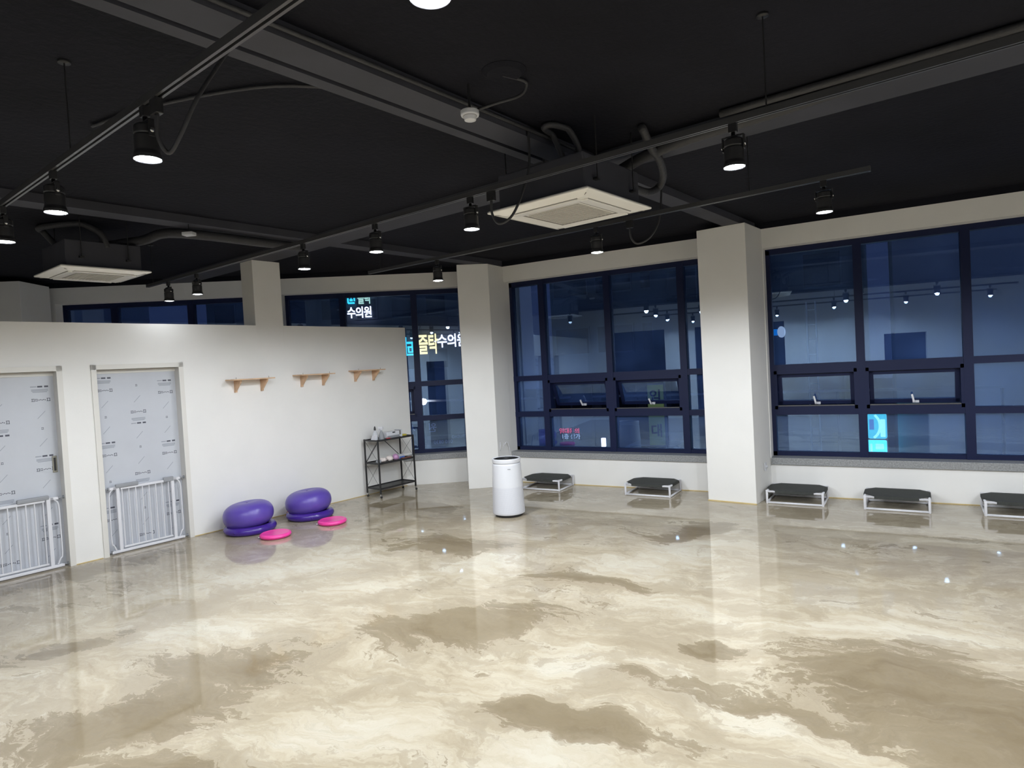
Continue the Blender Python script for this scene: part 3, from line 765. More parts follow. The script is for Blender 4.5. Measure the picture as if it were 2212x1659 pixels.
pipe('refrigerant_hose', 'black hose arching above the middle air conditioner', 'hose',
     [G(-2.62, 4.05, 3.34), G(-2.63, 3.95, 3.5), G(-2.60, 3.75, 3.64), G(-2.52, 3.75, 3.65), G(-2.48, 3.95, 3.5), G(-2.48, 4.05, 3.34)], 0.022)
pipe('refrigerant_hose', 'black hose sweeping from the left air conditioner up to the beam', 'hose',
     [G(-7.45, 2.6, 3.36), G(-7.2, 2.9, 3.42), G(-6.95, 3.0, 3.46), G(-6.72, 3.2, 3.44), G(-6.70, 3.9, 3.44), G(-6.70, 4.5, 3.44)], 0.05)
pipe('refrigerant_hose', 'thin black hose arching over the left air conditioner', 'hose',
     [G(-7.8, 2.35, 3.34), G(-7.85, 2.2, 3.55), G(-7.7, 2.15, 3.64), G(-7.4, 2.3, 3.6), G(-7.2, 2.5, 3.45), G(-7.18, 2.55, 3.30)], 0.03)
pipe('cable_conduit', 'thin black cable sagging below the slab behind the nearest track', 'cable',
     [G(-4.6, 1.6, 3.69), G(-4.0, 1.75, 3.67), G(-3.3, 2.1, 3.66), G(-2.95, 2.6, 3.67)], 0.010)
pipe('cable_conduit', 'thin black cable along the side of the crossing beam', 'cable',
     [G(-2.67, -1.0, 3.53), G(-2.67, 1.5, 3.53), G(-2.67, 3.0, 3.54), G(-2.67, 4.5, 3.54)], 0.012)
pipe('cable_conduit', 'curved black cable from the round ceiling plate to the smoke detector', 'cable',
     [G(-2.30, 2.93, 3.68), G(-2.26, 3.08, 3.62), G(-2.30, 3.12, 3.52), G(-2.42, 3.0, 3.46), G(-2.52, 2.95, 3.44)], 0.009)
cp = MB(); cp.lathe([(0.0, -0.02), (0.10, -0.02), (0.13, 0.0)], G(-2.28, 2.92, ZC - 0.001), 24)
tag(cp.build('ceiling_plate', M['black_ceiling']), 'round black cover plate on the slab above the smoke detector', 'plate')
def detector(label, loc, r, stem):
    root = thing('smoke_detector', label, 'smoke detector', loc)
    d = MB(); d.lathe([(0, -0.045), (r * .62, -0.043), (r * .72, -0.022), (r * .72, -0.018), (r * .95, -0.018), (r, -0.010), (r, 0.012), (r * .9, 0.016), (0, 0.016)], n=32)
    d.build('body', M['white'], root)
    g = MB(); g.lathe([(r * .74, -0.020), (r * .76, -0.020), (r * .76, -0.017), (r * .74, -0.017)], n=32); g.build('ring_gap', M['slot'], root)
    s = MB(); s.cyl((0, 0, 0.015), (0, 0, stem), 0.008, n=8); s.build('stem', M['black'], root)
detector('round white smoke detector hanging from the crossing beam', (-2.08, 3.245, 3.41), 0.055, ZC - 3.41)
root = thing('junction_box', 'small white box under the ceiling above the left air conditioner', 'box', (-6.03, 4.03, 3.40), 0.4)
b_ = MB(); b_.b2(-.055, .055, -.04, .04, -0.015, 0.02); b_.build('body', M['white'], root, bevel=0.005)
b_ = MB(); b_.cyl((0, 0, .02), (0, 0, ZC - 3.40), 0.006, n=8); b_.build('stem', M['black'], root)

# ------------------------------------------------------------------ wooden wall shelves
def wall_shelf(label, v0, v1, z, br):
    root = thing('wall_shelf', label, 'shelf', G(PU, v0, z), -TH, 'small pine wall shelves')
    L_ = v1 - v0
    b = MB(); b.b2(0.0, 0.225, 0, L_, -0.008, 0.008); b.build('board', M['wood'], root, bevel=0.002)
    for q in br:
        y = q - v0
        t = MB(); prof = [(0.0, -0.008), (0.165, -0.008), (0.165, -0.030), (0.030, -0.150), (0.0, -0.150)]
        vs = [(x, y - 0.012, zz) for x, zz in prof] + [(x, y + 0.012, zz) for x, zz in prof]; n = 5
        t.add(vs, [tuple(range(n)), tuple(range(2 * n - 1, n - 1, -1))] + [(i, n + i, n + (i + 1) % n, (i + 1) % n) for i in range(n)])
        t.b2(0.0, 0.035, y - 0.014, y + 0.014, -0.165, -0.145)
        t.build('bracket', M['wood'], root, bevel=0.001)
    for y in (0.06, L_ - 0.06):
        p = MB(); p.cyl((0.17, y, 0.008), (0.17, y, 0.03), 0.003, n=8); p.build('peg', M['pin'], root)
wall_shelf('small pine wall shelf, leftmost of the three on the partition', 4.125, 4.70, 1.905, (4.25, 4.62))
wall_shelf('small pine wall shelf, middle one of the three on the partition', 5.10, 5.66, 1.922, (5.232, 5.59))
wall_shelf('small pine wall shelf above the black rack, rightmost of the three', 6.06, 6.60, 1.945, (6.17, 6.52))

# ------------------------------------------------------------------ black folding rack
RU0, RU1, RV0, RV1 = -7.96, -7.62, 6.185, 6.92
rack = thing('shelving_rack', 'black metal folding rack on casters beside the end of the partition', 'rack', G(RU0, RV0), -TH)
W_, D_ = RV1 - RV0, RU1 - RU0
for x in (0.012, D_ - 0.012):
    for y in (0.012, W_ - 0.012):
        p = MB(); p.b2(x - 0.011, x + 0.011, y - 0.009, y + 0.009, 0.06, 0.885); leg = p.build('leg', M['black'], rack)
        c = MB(); c.cyl((x, y, 0.045), (x, y, 0.065), 0.008, n=8); c.b2(x - 0.004, x + 0.02, y - 0.012, y + 0.012, 0.03, 0.05)
        cs = c.build('caster', M['chrome'], leg)
        c = MB(); c.cyl((x + 0.012, y - 0.008, 0.0185), (x + 0.012, y + 0.008, 0.0185), 0.018, n=16); c.build('wheel', M['black_soft'], cs)
for z in (0.135, 0.515, 0.865):
    s = MB(); s.b2(0.01, D_ - 0.01, 0.01, W_ - 0.01, z, z + 0.004)
    s.b2(0.004, 0.014, 0.0, W_, z - 0.008, z + 0.016); s.b2(D_ - 0.014, D_ - 0.004, 0.0, W_, z - 0.008, z + 0.016)
    s.b2(0, D_, 0.004, 0.012, z - 0.008, z + 0.016); s.b2(0, D_, W_ - 0.012, W_ - 0.004, z - 0.008, z + 0.016)
    s.build('shelf', M['black'], rack)
for y in (0.012, W_ - 0.012):
    for z0, z1 in ((0.16, 0.51), (0.54, 0.86)):
        s = MB(); s.cyl((0.02, y, z0), (D_ - 0.02, y, z1), 0.0022, n=6); s.cyl((0.02, y, z1), (D_ - 0.02, y, z0), 0.0022, n=6)
        tag(s.build('cross_wire', M['black'], rack), 'thin crossed side wires')
s = MB(); s.cyl((0.02, 0.02, 0.53), (0.02, W_ * 0.42, 0.86), 0.006, n=8); s.cyl((0.02, W_ - 0.02, 0.53), (0.02, W_ * 0.48, 0.86), 0.006, n=8)
s.build('brace', M['black'], rack)
def on_rack(x, y, z): return G(RU0 + x, RV0 + y, z)
TOPZ, MIDZ = 0.870, 0.520
# spray bottles, wipes box and small things on the top shelf
r_ = thing('squeeze_bottle', 'clear bottle with dark pointed cap on the rack, left of the spray bottle', 'bottle', on_rack(0.17, 0.10, TOPZ))
b = MB(); b.lathe([(0, 0), (0.038, 0), (0.041, 0.01), (0.041, 0.08), (0.03, 0.115), (0.014, 0.14), (0.014, 0.15)], n=20); b.build('body', M['clear'], r_)
b = MB(); b.lathe([(0.016, 0.148), (0.017, 0.165), (0.012, 0.195), (0.004, 0.212), (0, 0.212)], n=14); tag(b.build('cap', M['black'], r_), 'dark pointed cap')
r_ = thing('spray_bottle', 'grey spray bottle with white trigger head on top of the rack', 'bottle', on_rack(0.25, 0.155, TOPZ), 0.4)
b = MB(); b.lathe([(0, 0), (0.040, 0), (0.043, 0.012), (0.040, 0.06), (0.024, 0.11), (0.014, 0.135), (0.014, 0.15)], n=20); b.build('body', M['grey'], r_)
b = MB(); b.cyl((0, 0, 0.145), (0, 0, 0.165), 0.017, n=14); b.b2(-0.048, 0.030, -0.013, 0.013, 0.165, 0.198); b.box((-0.036, 0, 0.148), (0.008, 0.014, 0.045), Matrix.Rotation(0.4, 3, 'Y'))
tag(b.build('trigger_head', M['white'], r_, bevel=0.006), 'white trigger head')
r_ = thing('wipes_box', 'white and grey box on the right half of the rack top', 'box', on_rack(0.17, 0.43, TOPZ), -TH)
b = MB(); b.b2(-0.07, 0.07, -0.155, 0.10, 0.0, 0.10); b.build('body', M['white'], r_, bevel=0.012)
b = MB(); b.b2(0.0702, 0.0715, -0.15, 0.095, 0.008, 0.040); tag(b.build('lower_band', M['grey'], r_), 'grey lower band')
b = MB(); b.b2(0.066, 0.073, -0.045, 0.01, 0.076, 0.094); tag(b.build('clasp', M['black'], r_, bevel=0.003), 'dark clasp')
b = MB(); b.b2(-0.07, 0.072, 0.125, 0.155, 0.0, 0.115); b.b2(-0.06, 0.06, 0.098, 0.128, 0.004, 0.10); tag(b.build('end_panel', M['white'], r_, bevel=0.006), 'white end panel')
b = MB(); b.b2(-0.06, 0.074, 0.102, 0.122, 0.04, 0.105); b.build('gap', M['slot'], r_)
b = MB(); b.b2(-0.02, 0.02, -0.03, 0.03, 0, 0.022)
o = b.build('eraser', M['red'], bevel=0.004); o.location = on_rack(0.31, 0.235, TOPZ); o.rotation_euler = (0, 0, -TH); tag(o, 'small red block on the rack edge beside the spray bottle', 'block')
b = MB(); b.b2(-0.035, 0.035, -0.05, 0.05, 0, 0.026)
o = b.build('sponge', M['yellow'], bevel=0.005); o.location = on_rack(0.16, 0.665, TOPZ); o.rotation_euler = (0, 0, -TH); tag(o, 'yellow sponge at the right end of the rack top', 'sponge')
b = MB(); b.add([(-.05, -.03, 0), (.05, -.03, 0), (.05, .03, 0), (-.05, .03, 0), (-.05, .018, .085), (.05, .018, .085), (.05, .03, .085), (-.05, .03, .085)], [(0, 3, 2, 1), (0, 1, 5, 4), (4, 5, 6, 7), (1, 2, 6, 5), (2, 3, 7, 6), (3, 0, 4, 7)])
o = b.build('paper_holder', M['white'], bevel=0.003); o.location = on_rack(0.20, 0.05, TOPZ); o.rotation_euler = (0, 0, -TH); tag(o, 'white wedge shaped holder at the left end of the rack top', 'holder')
def lump(name, label, cat, loc, dims, material, seed, n=14, mth_=10):
    rnd = random.Random(seed); b = MB(); vs = []; fs = []
    ph = [rnd.uniform(0, 6.28) for _ in range(6)]
    for i in range(mth_ + 1):
        t = PI * i / mth_
        for k in range(n):
            a = 2 * PI * k / n
            rr = 1 + 0.10 * math.sin(3 * a + ph[0] + 2 * t) + 0.08 * math.sin(5 * a + ph[1]) * math.sin(3 * t + ph[2]) + 0.05 * math.sin(7 * t + ph[3] + 2 * a)
            x, y, z = math.sin(t) * math.cos(a), math.sin(t) * math.sin(a), math.cos(t)
            vs.append((dims[0] * x * rr, dims[1] * y * rr, max(-1.0, min(1.2, z * rr)) * dims[2] + dims[2]))
    for i in range(mth_):
        for k in range(n): fs.append((i * n + k, (i + 1) * n + k, (i + 1) * n + (k + 1) % n, i * n + (k + 1) % n))
    b.add(vs, fs, True); o = b.build(name, material); o.location = loc; return tag(o, label, cat)
for o in (lump('folded_cloth', 'rolled cream cloth on the middle rack shelf, left one with the darker front', 'cloth', on_rack(0.24, 0.165, MIDZ), (.06, .055, .036), M['cream_cloth'], 1),
          lump('folded_cloth', 'rolled cream cloth in the centre of the middle rack shelf', 'cloth', on_rack(0.25, 0.29, MIDZ), (.06, .06, .042), M['cream_cloth'], 2)):
    o['group'] = 'rolled cloths on the rack'
lump('plastic_bag', 'small clear bag beside the left post of the middle rack shelf', 'bag', on_rack(0.25, 0.07, MIDZ), (.045, .035, .028), M['clear'], 5)
lump('lilac_bag', 'crumpled lilac pink bag on the middle rack shelf', 'bag', on_rack(0.25, 0.41, MIDZ), (.05, .05, .046), M['pink_cloth'], 3)
b = MB(); b.b2(-0.07, 0.07, -0.10, 0.08, 0, 0.045); b.b2(-0.06, 0.06, -0.08, 0.09, 0.045, 0.062)
r_ = thing('wipes_packet', 'blue and white packet at the right of the middle rack shelf', 'packet', on_rack(0.15, 0.54, MIDZ), -TH + 0.15)
b.build('body', M['white'], r_, bevel=0.01)
b = MB(); b.b2(0.0705, 0.073, -0.04, 0.082, 0.006, 0.036); tag(b.build('stripe', M['blue'], r_), 'blue stripe')
b = MB(); b.b2(-0.02, 0.02, -0.09, 0.09, 0, 0.026)
o = b.build('snack_bar_box', M['brown'], bevel=0.003); o.location = on_rack(0.30, 0.58, MIDZ); o.rotation_euler = (0, 0, -TH); tag(o, 'long dark red box at the front right edge of the middle rack shelf', 'box')

# ------------------------------------------------------------------ exercise balls, base rings, pink discs
def exball(loc, rz, lab_b, lab_r):
    r = thing('base_ring', lab_r, 'ring', (loc[0], loc[1], 0), rz, 'purple rings under the balls')
    t = MB(); t.torus((0, 0, 0.052), 0.255, 0.058, sz=0.88); t.build('ring', M['purple2'], r)
    t = MB(); t.cyl((0, -0.315, 0.05), (0, -0.308, 0.05), 0.012, n=12); t.build('valve', M['purple2'], r)
    b = thing('exercise_ball', lab_b, 'exercise ball', (loc[0], loc[1], 0.055), rz, 'purple saddle balls')
    b.rotation_euler = (Matrix.Rotation(-0.085, 3, Vector((-sa, ca, 0))) @ Matrix.Rotation(rz, 3, 'Z')).to_euler()
    b.location.z = 0.062
    prof = []
    for i in range(33):
        t_ = -PI / 2 + PI * i / 32
        rr = 0.300 * (abs(math.cos(t_)) ** 0.66); z = 0.155 + 0.166 * (1 if t_ > 0 else -1) * (abs(math.sin(t_)) ** 0.92)
        if t_ > 0: z -= 0.022 * math.exp(-(rr / 0.10) ** 2)
        prof.append((max(rr, 0.0), z))
    prof[0] = (0, prof[0][1]); prof[-1] = (0, prof[-1][1])
    q = MB(); q.lathe(prof, n=48); q.build('body', M['purple'], b)
    q = MB(); q.lathe([(0, .294), (0.012, .294), (0.014, .298), (0.008, .303), (0, .303)], n=14); q.build('valve', M['purple2'], b)
exball((-6.93, 5.19), 0.3, 'purple flattened exercise ball, the left and nearer of the two', 'dark purple inflatable ring under the left exercise ball')
exball((-6.755, 6.0), 0.9, 'purple flattened exercise ball, the right and farther of the two', 'dark purple inflatable ring under the right exercise ball')
def disc(loc, label):
    r = thing('balance_disc', label, 'balance disc', loc, 0.5, 'pink balance discs')
    q = MB(); q.lathe([(0, 0.0), (0.150, 0.0), (0.172, 0.010), (0.182, 0.028), (0.176, 0.047), (0.160, 0.055), (0.145, 0.050), (0.05, 0.044), (0, 0.044)], n=48); q.build('body', M['pink'], r)
    q = MB(); q.cyl((-0.17, -0.05, 0.012), (-0.190, -0.056, 0.010), 0.007, n=8); tag(q.build('valve', M['white'], r), 'white valve')
disc((-6.37, 5.11, 0), 'pink balance disc in front of the left purple ball')
disc((-6.18, 5.84, 0), 'pink balance disc in front of the right purple ball')
q = MB(); q.lathe([(0, 0), (.02, .003), (.032, .02), (.034, .035), (.03, .05), (.016, .064), (0, .068)], n=20)
o = q.build('toy_ball', M['red']); o.location = G(-7.93, 4.96, 0.055); tag(o, 'small red toy ball on the wall end of a purple ring, behind the right ball', 'toy')
o.location = G(-7.965, 4.86, 0.0)

# ------------------------------------------------------------------ air purifier
pur = thing('air_purifier', 'white tapered cylindrical air purifier in front of the corner column', 'air purifier', (-4.185, 6.93, 0), YAW)
q = MB(); q.lathe([(0, 0), (0.165, 0), (0.175, 0.01), (0.175, 0.032), (0, 0.032)], n=48); tag(q.build('foot', M['black_soft'], pur), 'dark foot')
q = MB(); q.lathe([(0.185, 0.030), (0.203, 0.036), (0.206, 0.055), (0.193, 0.375), (0.19, 0.375)], n=64); q.build('lower_grille', M['perf'], pur)
q = MB(); q.lathe([(0.19, 0.372), (0.1935, 0.375), (0.1800, 0.655), (0.178, 0.664), (0.172, 0.668), (0.1, 0.668)], n=64); q.build('upper_body', M['white'], pur)
q = MB(); q.lathe([(0.158, 0.655), (0.166, 0.670), (0.170, 0.678), (0.178, 0.682), (0.180, 0.700), (0.181, 0.722), (0.178, 0.730), (0.170, 0.731), (0.165, 0.722)], n=64); q.build('top_ring', M['white'], pur)
q = MB(); q.lathe([(0, 0.722), (0.166, 0.722), (0.166, 0.715), (0, 0.71)], n=48)
for k in range(7): q.torus((0, 0, 0.724), 0.02 + 0.021 * k, 0.0035, 40, 6)
tag(q.build('top_vent', M['black_soft'], pur), 'dark round vent')
q = MB(); q.b2(0.012, 0.048, -0.1845, -0.1815, 0.607, 0.615); tag(q.build('logo', M['grey'], pur), 'small grey logo')

# small white stubs of cable on the corner column
st = MB(); st.tube([(-5.275, 8.575, 0.56), (-5.272, 8.577, 0.70)], 0.006)
st.tube([(-5.278, 8.69, 0.60), (-5.274, 8.69, 0.67)], 0.004)
st.tube(crom([(-5.272, 8.71, 0.64), (-5.262, 8.74, 0.675), (-5.258, 8.79, 0.66), (-5.258, 8.83, 0.56), (-5.262, 8.85, 0.47)], 6), 0.006)
tag(st.build('cable_stub', M['pvc']), 'white cable ends sticking out of the corner column behind the purifier', 'cable')
sk = thing('wall_socket', 'small white socket on the right side of the square column, low down', 'socket', G(-2.645, 8.40, 0.42), -TH)
q = MB(); q.b2(0, 0.012, -0.035, 0.035, -0.05, 0.05); q.build('plate', M['white'], sk, bevel=0.003)
q = MB(); q.cyl((0.012, 0, 0), (0.030, 0, 0), 0.018, n=14); q.build('plug', M['white'], sk)

# ------------------------------------------------------------------ raised dog beds
def make_cot(w_, d_, h_=0.165):
    root = empty('raised_dog_bed')
    R = 0.0135
    f = MB()
    for y in (R, d_ - R): f.tube([(R, y, R), (w_ - R, y, R)], R, 12)
    for x in (R, w_ - R): f.tube([(x, R, R), (x, d_ - R, R)], R, 12)
    for y in (R, d_ - R): f.tube([(R, y, h_ - R), (w_ - R, y, h_ - R)], R, 12)
    for x in (R, w_ - R): f.tube([(x, R, h_ - R), (x, d_ - R, h_ - R)], R, 12)
    f.build('frame', M['pvc'], root)
    for x in (R, w_ - R):
        for y in (R, d_ - R):
            l = MB(); l.tube([(x, y, 0.0), (x, y, h_)], R * 1.05, 12); l.b2(x - R, x + R, y - R, y + R, h_ - 2 * R, h_ + 0.002)
            l.build('leg', M['pvc'], root, bevel=0.003)
    # sling, cut corners, wrapped over the tubes and sagging a little
    c = 0.115; nx, ny = 14, 12; vs = []; fs = []
    def inside(x, y): return True
    for j in range(ny + 1):
        for i in range(nx + 1):
            a, b2_ = i / nx, j / ny
            y = -0.003 + (d_ + 0.006) * b2_
            e = max(0.0, c - min(y, d_ - y)) * 0.9
            x = (-0.003 + e) + (w_ + 0.006 - 2 * e) * a
            z = h_ + 0.004 - 0.018 * math.sin(PI * a) * math.sin(PI * b2_)
            vs.append((x, y, z))
    n1 = (nx + 1) * (ny + 1)
    vs += [(x, y, z - 0.005) for x, y, z in vs[:n1]]
    for j in range(ny):
        for i in range(nx):
            k = j * (nx + 1) + i; fs.append((k, k + 1, k + nx + 2, k + nx + 1)); fs.append((n1 + k, n1 + k + nx + 1, n1 + k + nx + 2, n1 + k + 1))
    edge = [i for i in range(nx + 1)] + [j * (nx + 1) + nx for j in range(1, ny + 1)] + [ny * (nx + 1) + i for i in range(nx - 1, -1, -1)] + [j * (nx + 1) for j in range(ny - 1, 0, -1)]
    # hem hanging over the tube on all sides
    for a, b2_ in zip(edge, edge[1:] + edge[:1]): fs.append((a, n1 + a, n1 + b2_, b2_))
    s = MB(); s.add(vs, fs, True)
    s.b2(c - 0.005, w_ - c + 0.005, -0.004, 0.004, h_ - 0.030, h_ + 0.002); s.b2(c - 0.005, w_ - c + 0.005, d_ - 0.004, d_ + 0.004, h_ - 0.030, h_ + 0.002)
    s.b2(-0.004, 0.003, c - 0.005, d_ - c + 0.005, h_ - 0.030, h_ + 0.002); s.b2(w_ - 0.003, w_ + 0.004, c - 0.005, d_ - c + 0.005, h_ - 0.030, h_ + 0.002)
    s.build('sling', M['fabric'], root)
    return root
cotA = make_cot(0.66, 0.50)
COTS = [(-4.86, 8.44, -0.02, 'grey raised dog bed on a white pipe frame, half hidden by the air purifier'),
        (-3.20, 8.445, -0.03, 'grey raised dog bed standing alone under the left large window'),
        (-1.335, 8.44, -0.035, 'charcoal raised dog bed immediately right of the square column'),
        (-0.26, 8.41, -0.035, 'charcoal raised dog bed under the right large window, second from the right edge'),
        (0.88, 8.42, -0.03, 'charcoal raised dog bed cut off by the right edge of the photo')]
for i, (x, y, rz, lab) in enumerate(COTS):
    o = cotA if i == 0 else copy_tree(cotA)
    o.location = (x, y, 0); o.rotation_euler = (0, 0, rz); tag(o, lab, 'dog bed', 'raised dog beds along the window wall')

# ------------------------------------------------------------------ outside, beyond the glass
GZ = -3.0
def ray_at(px, py, y=None, off=None):
    """world point where the sight line of a pixel meets the plane y=const or a plane parallel to the far window wall"""
    d = f0 + c_right * ((px - 1106) / F_PX) + c_down * ((py - 829.5) / F_PX); o = Vector((0, 0, 1.9))
    if y is not None: return o + d * (y / d.y)
    n = Vector((-math.sin(BA), math.cos(BA), 0)); c = n.dot(BO) + off
    return o + d * (c / n.dot(d))
g_ = MB(); g_.b2(-90, 60, 9.6, 110, GZ - 0.2, GZ)
g_.b2(-90, -14.2, -60, 9.6, GZ - 0.2, GZ)
tag(g_.build('street', M['asphalt']), 'dark asphalt street outside the windows', 'street', kind='structure')
def building(name, label, mtx, w_, d_, h_, wall, rows, cols, win=(1.0, 1.3), z0=1.2, group=None):
    root = thing(name, label, 'building', group=group); root.matrix_world = mtx
    b = MB(); b.b2(0, w_, 0, d_, GZ, h_); b.b2(-0.15, w_ + 0.15, -0.15, d_ + .1, h_, h_ + 0.35)
    b.build('wall', wall, root)
    dz = (h_ - GZ - z0) / max(rows, 1); dx = w_ / max(cols, 1)
    for r in range(rows):
        for c in range(cols):
            x = dx * (c + .5); z = GZ + z0 + dz * (r + .45)
            q = MB(); q.b2(x - win[0] / 2, x + win[0] / 2, -0.05, 0.05, z - win[1] / 2, z + win[1] / 2)
            fr = q.build('window', M['facade_dark'], root)
            q = MB(); q.b2(x - win[0] / 2 + .08, x + win[0] / 2 - .08, -0.07, -0.045, z - win[1] / 2 + .08, z + win[1] / 2 - .08)
            q.build('glazing', M['night_glass'], fr)
    return root
T = Matrix.Translation; RZ = lambda a: Matrix.Rotation(a, 4, 'Z')
building('shop_building', 'dark low building across the street, seen through the left large window', T((-16.9, 34, 0)), 7.9, 10, 15, M['facade_dark'], 5, 3, (2.2, 1.6))
building('office_building', 'mid grey blank building across the street behind the right large window', T((-8.6, 27, 0)), 8.0, 10, 12, M['facade_dark'], 3, 3, (1.4, 1.4))
building('pale_building', 'pale plain building at the right edge of the right large window', T((0.3, 22, 0)), 12, 10, 14, M['facade_pale'], 0, 0)
building('apartment_building', 'apartment block with rows of windows, seen over the partition', B_MTX @ T((-38, 30, 0)), 14.5, 10, 16, M['facade_pale'], 8, 8, (0.9, 1.2), group='apartment blocks over the partition')
building('apartment_building', 'tall dim block behind the neon signs over the partition', B_MTX @ T((-14, 25.6, 0)), 17.2, 3, 22, M['facade_dark'], 8, 9, (1.2, 1.2), group='apartment blocks over the partition')

# neon signs on the blocks beyond the far window
def sign_frame(px, py, off): return ray_at(px, py, off=off)
def neon(label, name, px0, px1, py, off, items, cat='sign'):
    a, b = ray_at(px0, py, off=off), ray_at(px1, py, off=off)
    root = thing(name, label, cat); wd = (b - a).length; mid = (a + b) / 2
    root.matrix_world = T(mid) @ RZ(BA)
    for body, x, z, s, m_, lab, kind, *sxx in items:
        mt = T((x * wd, 0, z * wd)) @ Matrix.Rotation(PI / 2, 4, 'X') @ Matrix.Diagonal((sxx[0] if sxx else 1, 1, 1, 1))
        if kind == 'text': tag(text_mesh('neon_letters', body, s * wd, M[m_], root, mt, depth=0.03, bold=0.010 * s * wd * 2, spacing=0.92), lab)
        else:
            q = MB()
            for (x0, z0, x1, z1) in body: q.b2((x + x0) * wd, (x + x1) * wd, -0.05, 0.05, (z + z0) * wd, (z + z1) * wd)
            tag(q.build('neon_logo', M[m_], root, bevel=0.01), lab)
    p = MB(); p.b2(-0.47 * wd, 0.47 * wd, 0.04, 0.26, -0.02 * wd, 0.02 * wd); tag(p.build('mounting_rail', M['black'], root), 'dark rail behind the letters')
    return root
neon('large neon sign with yellow and white letters, left of the corner column', 'neon_sign', 873, 1022, 744, 25.3,
     [('즐탁', -0.155, -0.01, 0.31, 'g_yel', 'yellow neon letters', 'text', 0.52), ('수의원', 0.195, 0.035, 0.205, 'g_white', 'white neon letters', 'text', 0.80),
      ([(-0.065, -0.13, -0.035, 0.13), (-0.03, 0.03, 0.06, 0.06), (-0.025, -0.03, 0.055, -0.005), (-0.02, -0.10, 0.0, -0.03), (0.035, -0.10, 0.055, 0.03), (-0.02, -0.10, 0.055, -0.08), (-0.065, -0.14, 0.065, -0.115)], -0.43, 0, 0, 'g_cyan', 'cyan neon logo', 'logo')])
neon('smaller neon sign in two lines, above the top of the partition', 'neon_sign', 748, 805, 668, 25.3,
     [('즐탁', 0.20, 0.38, 0.46, 'g_green', 'pale green letters', 'text', 0.62), ('수의원', 0.0, -0.15, 0.46, 'g_white', 'white letters', 'text', 0.78),
      ([(-0.14, -0.17, -0.09, 0.17), (0.10, -0.10, 0.15, 0.17), (-0.14, 0.11, 0.15, 0.17), (-0.05, -0.10, 0.06, -0.02), (-0.12, -0.20, 0.13, -0.14), (-0.02, 0.0, 0.03, 0.08)], -0.30, 0.42, 0, 'g_cyan', 'cyan logo', 'logo')])
def lit_panel(name, label, cat, px0, px1, py0, py1, y, m_, th=0.15, post=True, off=None):
    kw = dict(y=y) if off is None else dict(off=off)
    a, b = ray_at(px0, py0, **kw), ray_at(px1, py1, **kw)
    root = thing(name, label, cat, ((a.x + b.x) / 2, (a.y + b.y) / 2, (a.z + b.z) / 2), 0 if off is None else BA)
    w_ = (Vector((a.x, a.y)) - Vector((b.x, b.y))).length; h_ = abs(a.z - b.z)
    q = MB(); q.b2(-w_ / 2, w_ / 2, -th / 2, th / 2, -h_ / 2, h_ / 2); pn = q.build('panel', M[m_], root, bevel=min(w_, h_) * 0.12)
    return root, w_, h_
# turquoise lit sign on the pale building
r_, w_, h_ = lit_panel('light_box_sign', 'turquoise lit square sign with a curved stroke, low in the right large window', 'sign', 1873, 1917, 894, 947, 21.7, 'g_teal', 0.3)
q = MB(); q.tube(crom([(-w_ * .1, -.17, h_ * .47), (w_ * .10, -.17, h_ * .25), (w_ * .14, -.17, -h_ * .05), (w_ * .02, -.17, -h_ * .30), (-w_ * .18, -.17, -h_ * .45)], 6), w_ * 0.07); tag(q.build('stroke', M['g_cyan2'], r_), 'pale curved stroke')
q = MB(); q.b2(-w_ * .40, -w_ * .16, -.18, -.14, -h_ * .12, h_ * .30); tag(q.build('square', M['g_blue'], r_), 'blue square')
q = MB(); q.b2(w_ * .16, w_ * .42, -.18, -.14, -h_ * .42, h_ * .30); tag(q.build('patch', M['g_cyan2'], r_, bevel=.05), 'pale patch')
r_, w_, h_ = lit_panel('light_box_sign', 'turquoise lit horizontal sign below the square one', 'sign', 1871, 1917, 951, 981, 21.7, 'g_cyan', 0.3)
q = MB(); q.b2(-w_ * .30, -w_ * .20, -.18, -.14, -h_ * .35, h_ * .30); q.b2(-w_ * .05, w_ * .35, -.18, -.14, -h_ * .1, h_ * .30); tag(q.build('patch', M['g_cyan2'], r_, bevel=.04), 'pale letters')
# oval bluish sign
p = ray_at(1688, 717, y=26.75); r_ = thing('oval_sign', 'small oval blue and white sign near the left of the right large window', 'sign', p)
q = MB(); q.lathe([(0, -.06), (.19, -.06), (.19, .06), (0, .06)], n=24, axis=Matrix.Rotation(PI / 2, 3, 'X')); ob = q.build('face', M['g_white2'], r_); ob.scale = (0.75, 1, 1.15)
q = MB(); q.b2(-.34, -.12, -.05, .20, -.12, .12); tag(q.build('bracket', M['g_blue'], r_, bevel=.05), 'blue side bracket')
# red and white led text
def led(label, body, px, py, y, size, m_):
    p = ray_at(px, py, y=y); r = thing('led_sign', label, 'sign', p)
    q = MB(); q.b2(-size * 1.9, size * 1.9, 0.03, 0.10, -size * .6, size * .6); tag(q.build('backing', M['black'], r), 'dark backing')
    text_mesh('led_letters', body, size, M[m_], r, Matrix.Rotation(PI / 2, 4, 'X'), depth=0.01, bold=size * 0.01)
led('red lit lettering low in the left large window', '임대문의', 1230, 932, 33.8, 0.36, 'g_red')
led('pale blue lettering directly under the red lettering', '1층 상가', 1233, 943.5, 33.7, 0.34, 'g_white2')
lit_panel('light_box_sign', 'small upright white lit sign low in the left large window', 'sign', 1299, 1309, 946, 965, 33.0, 'g_white')
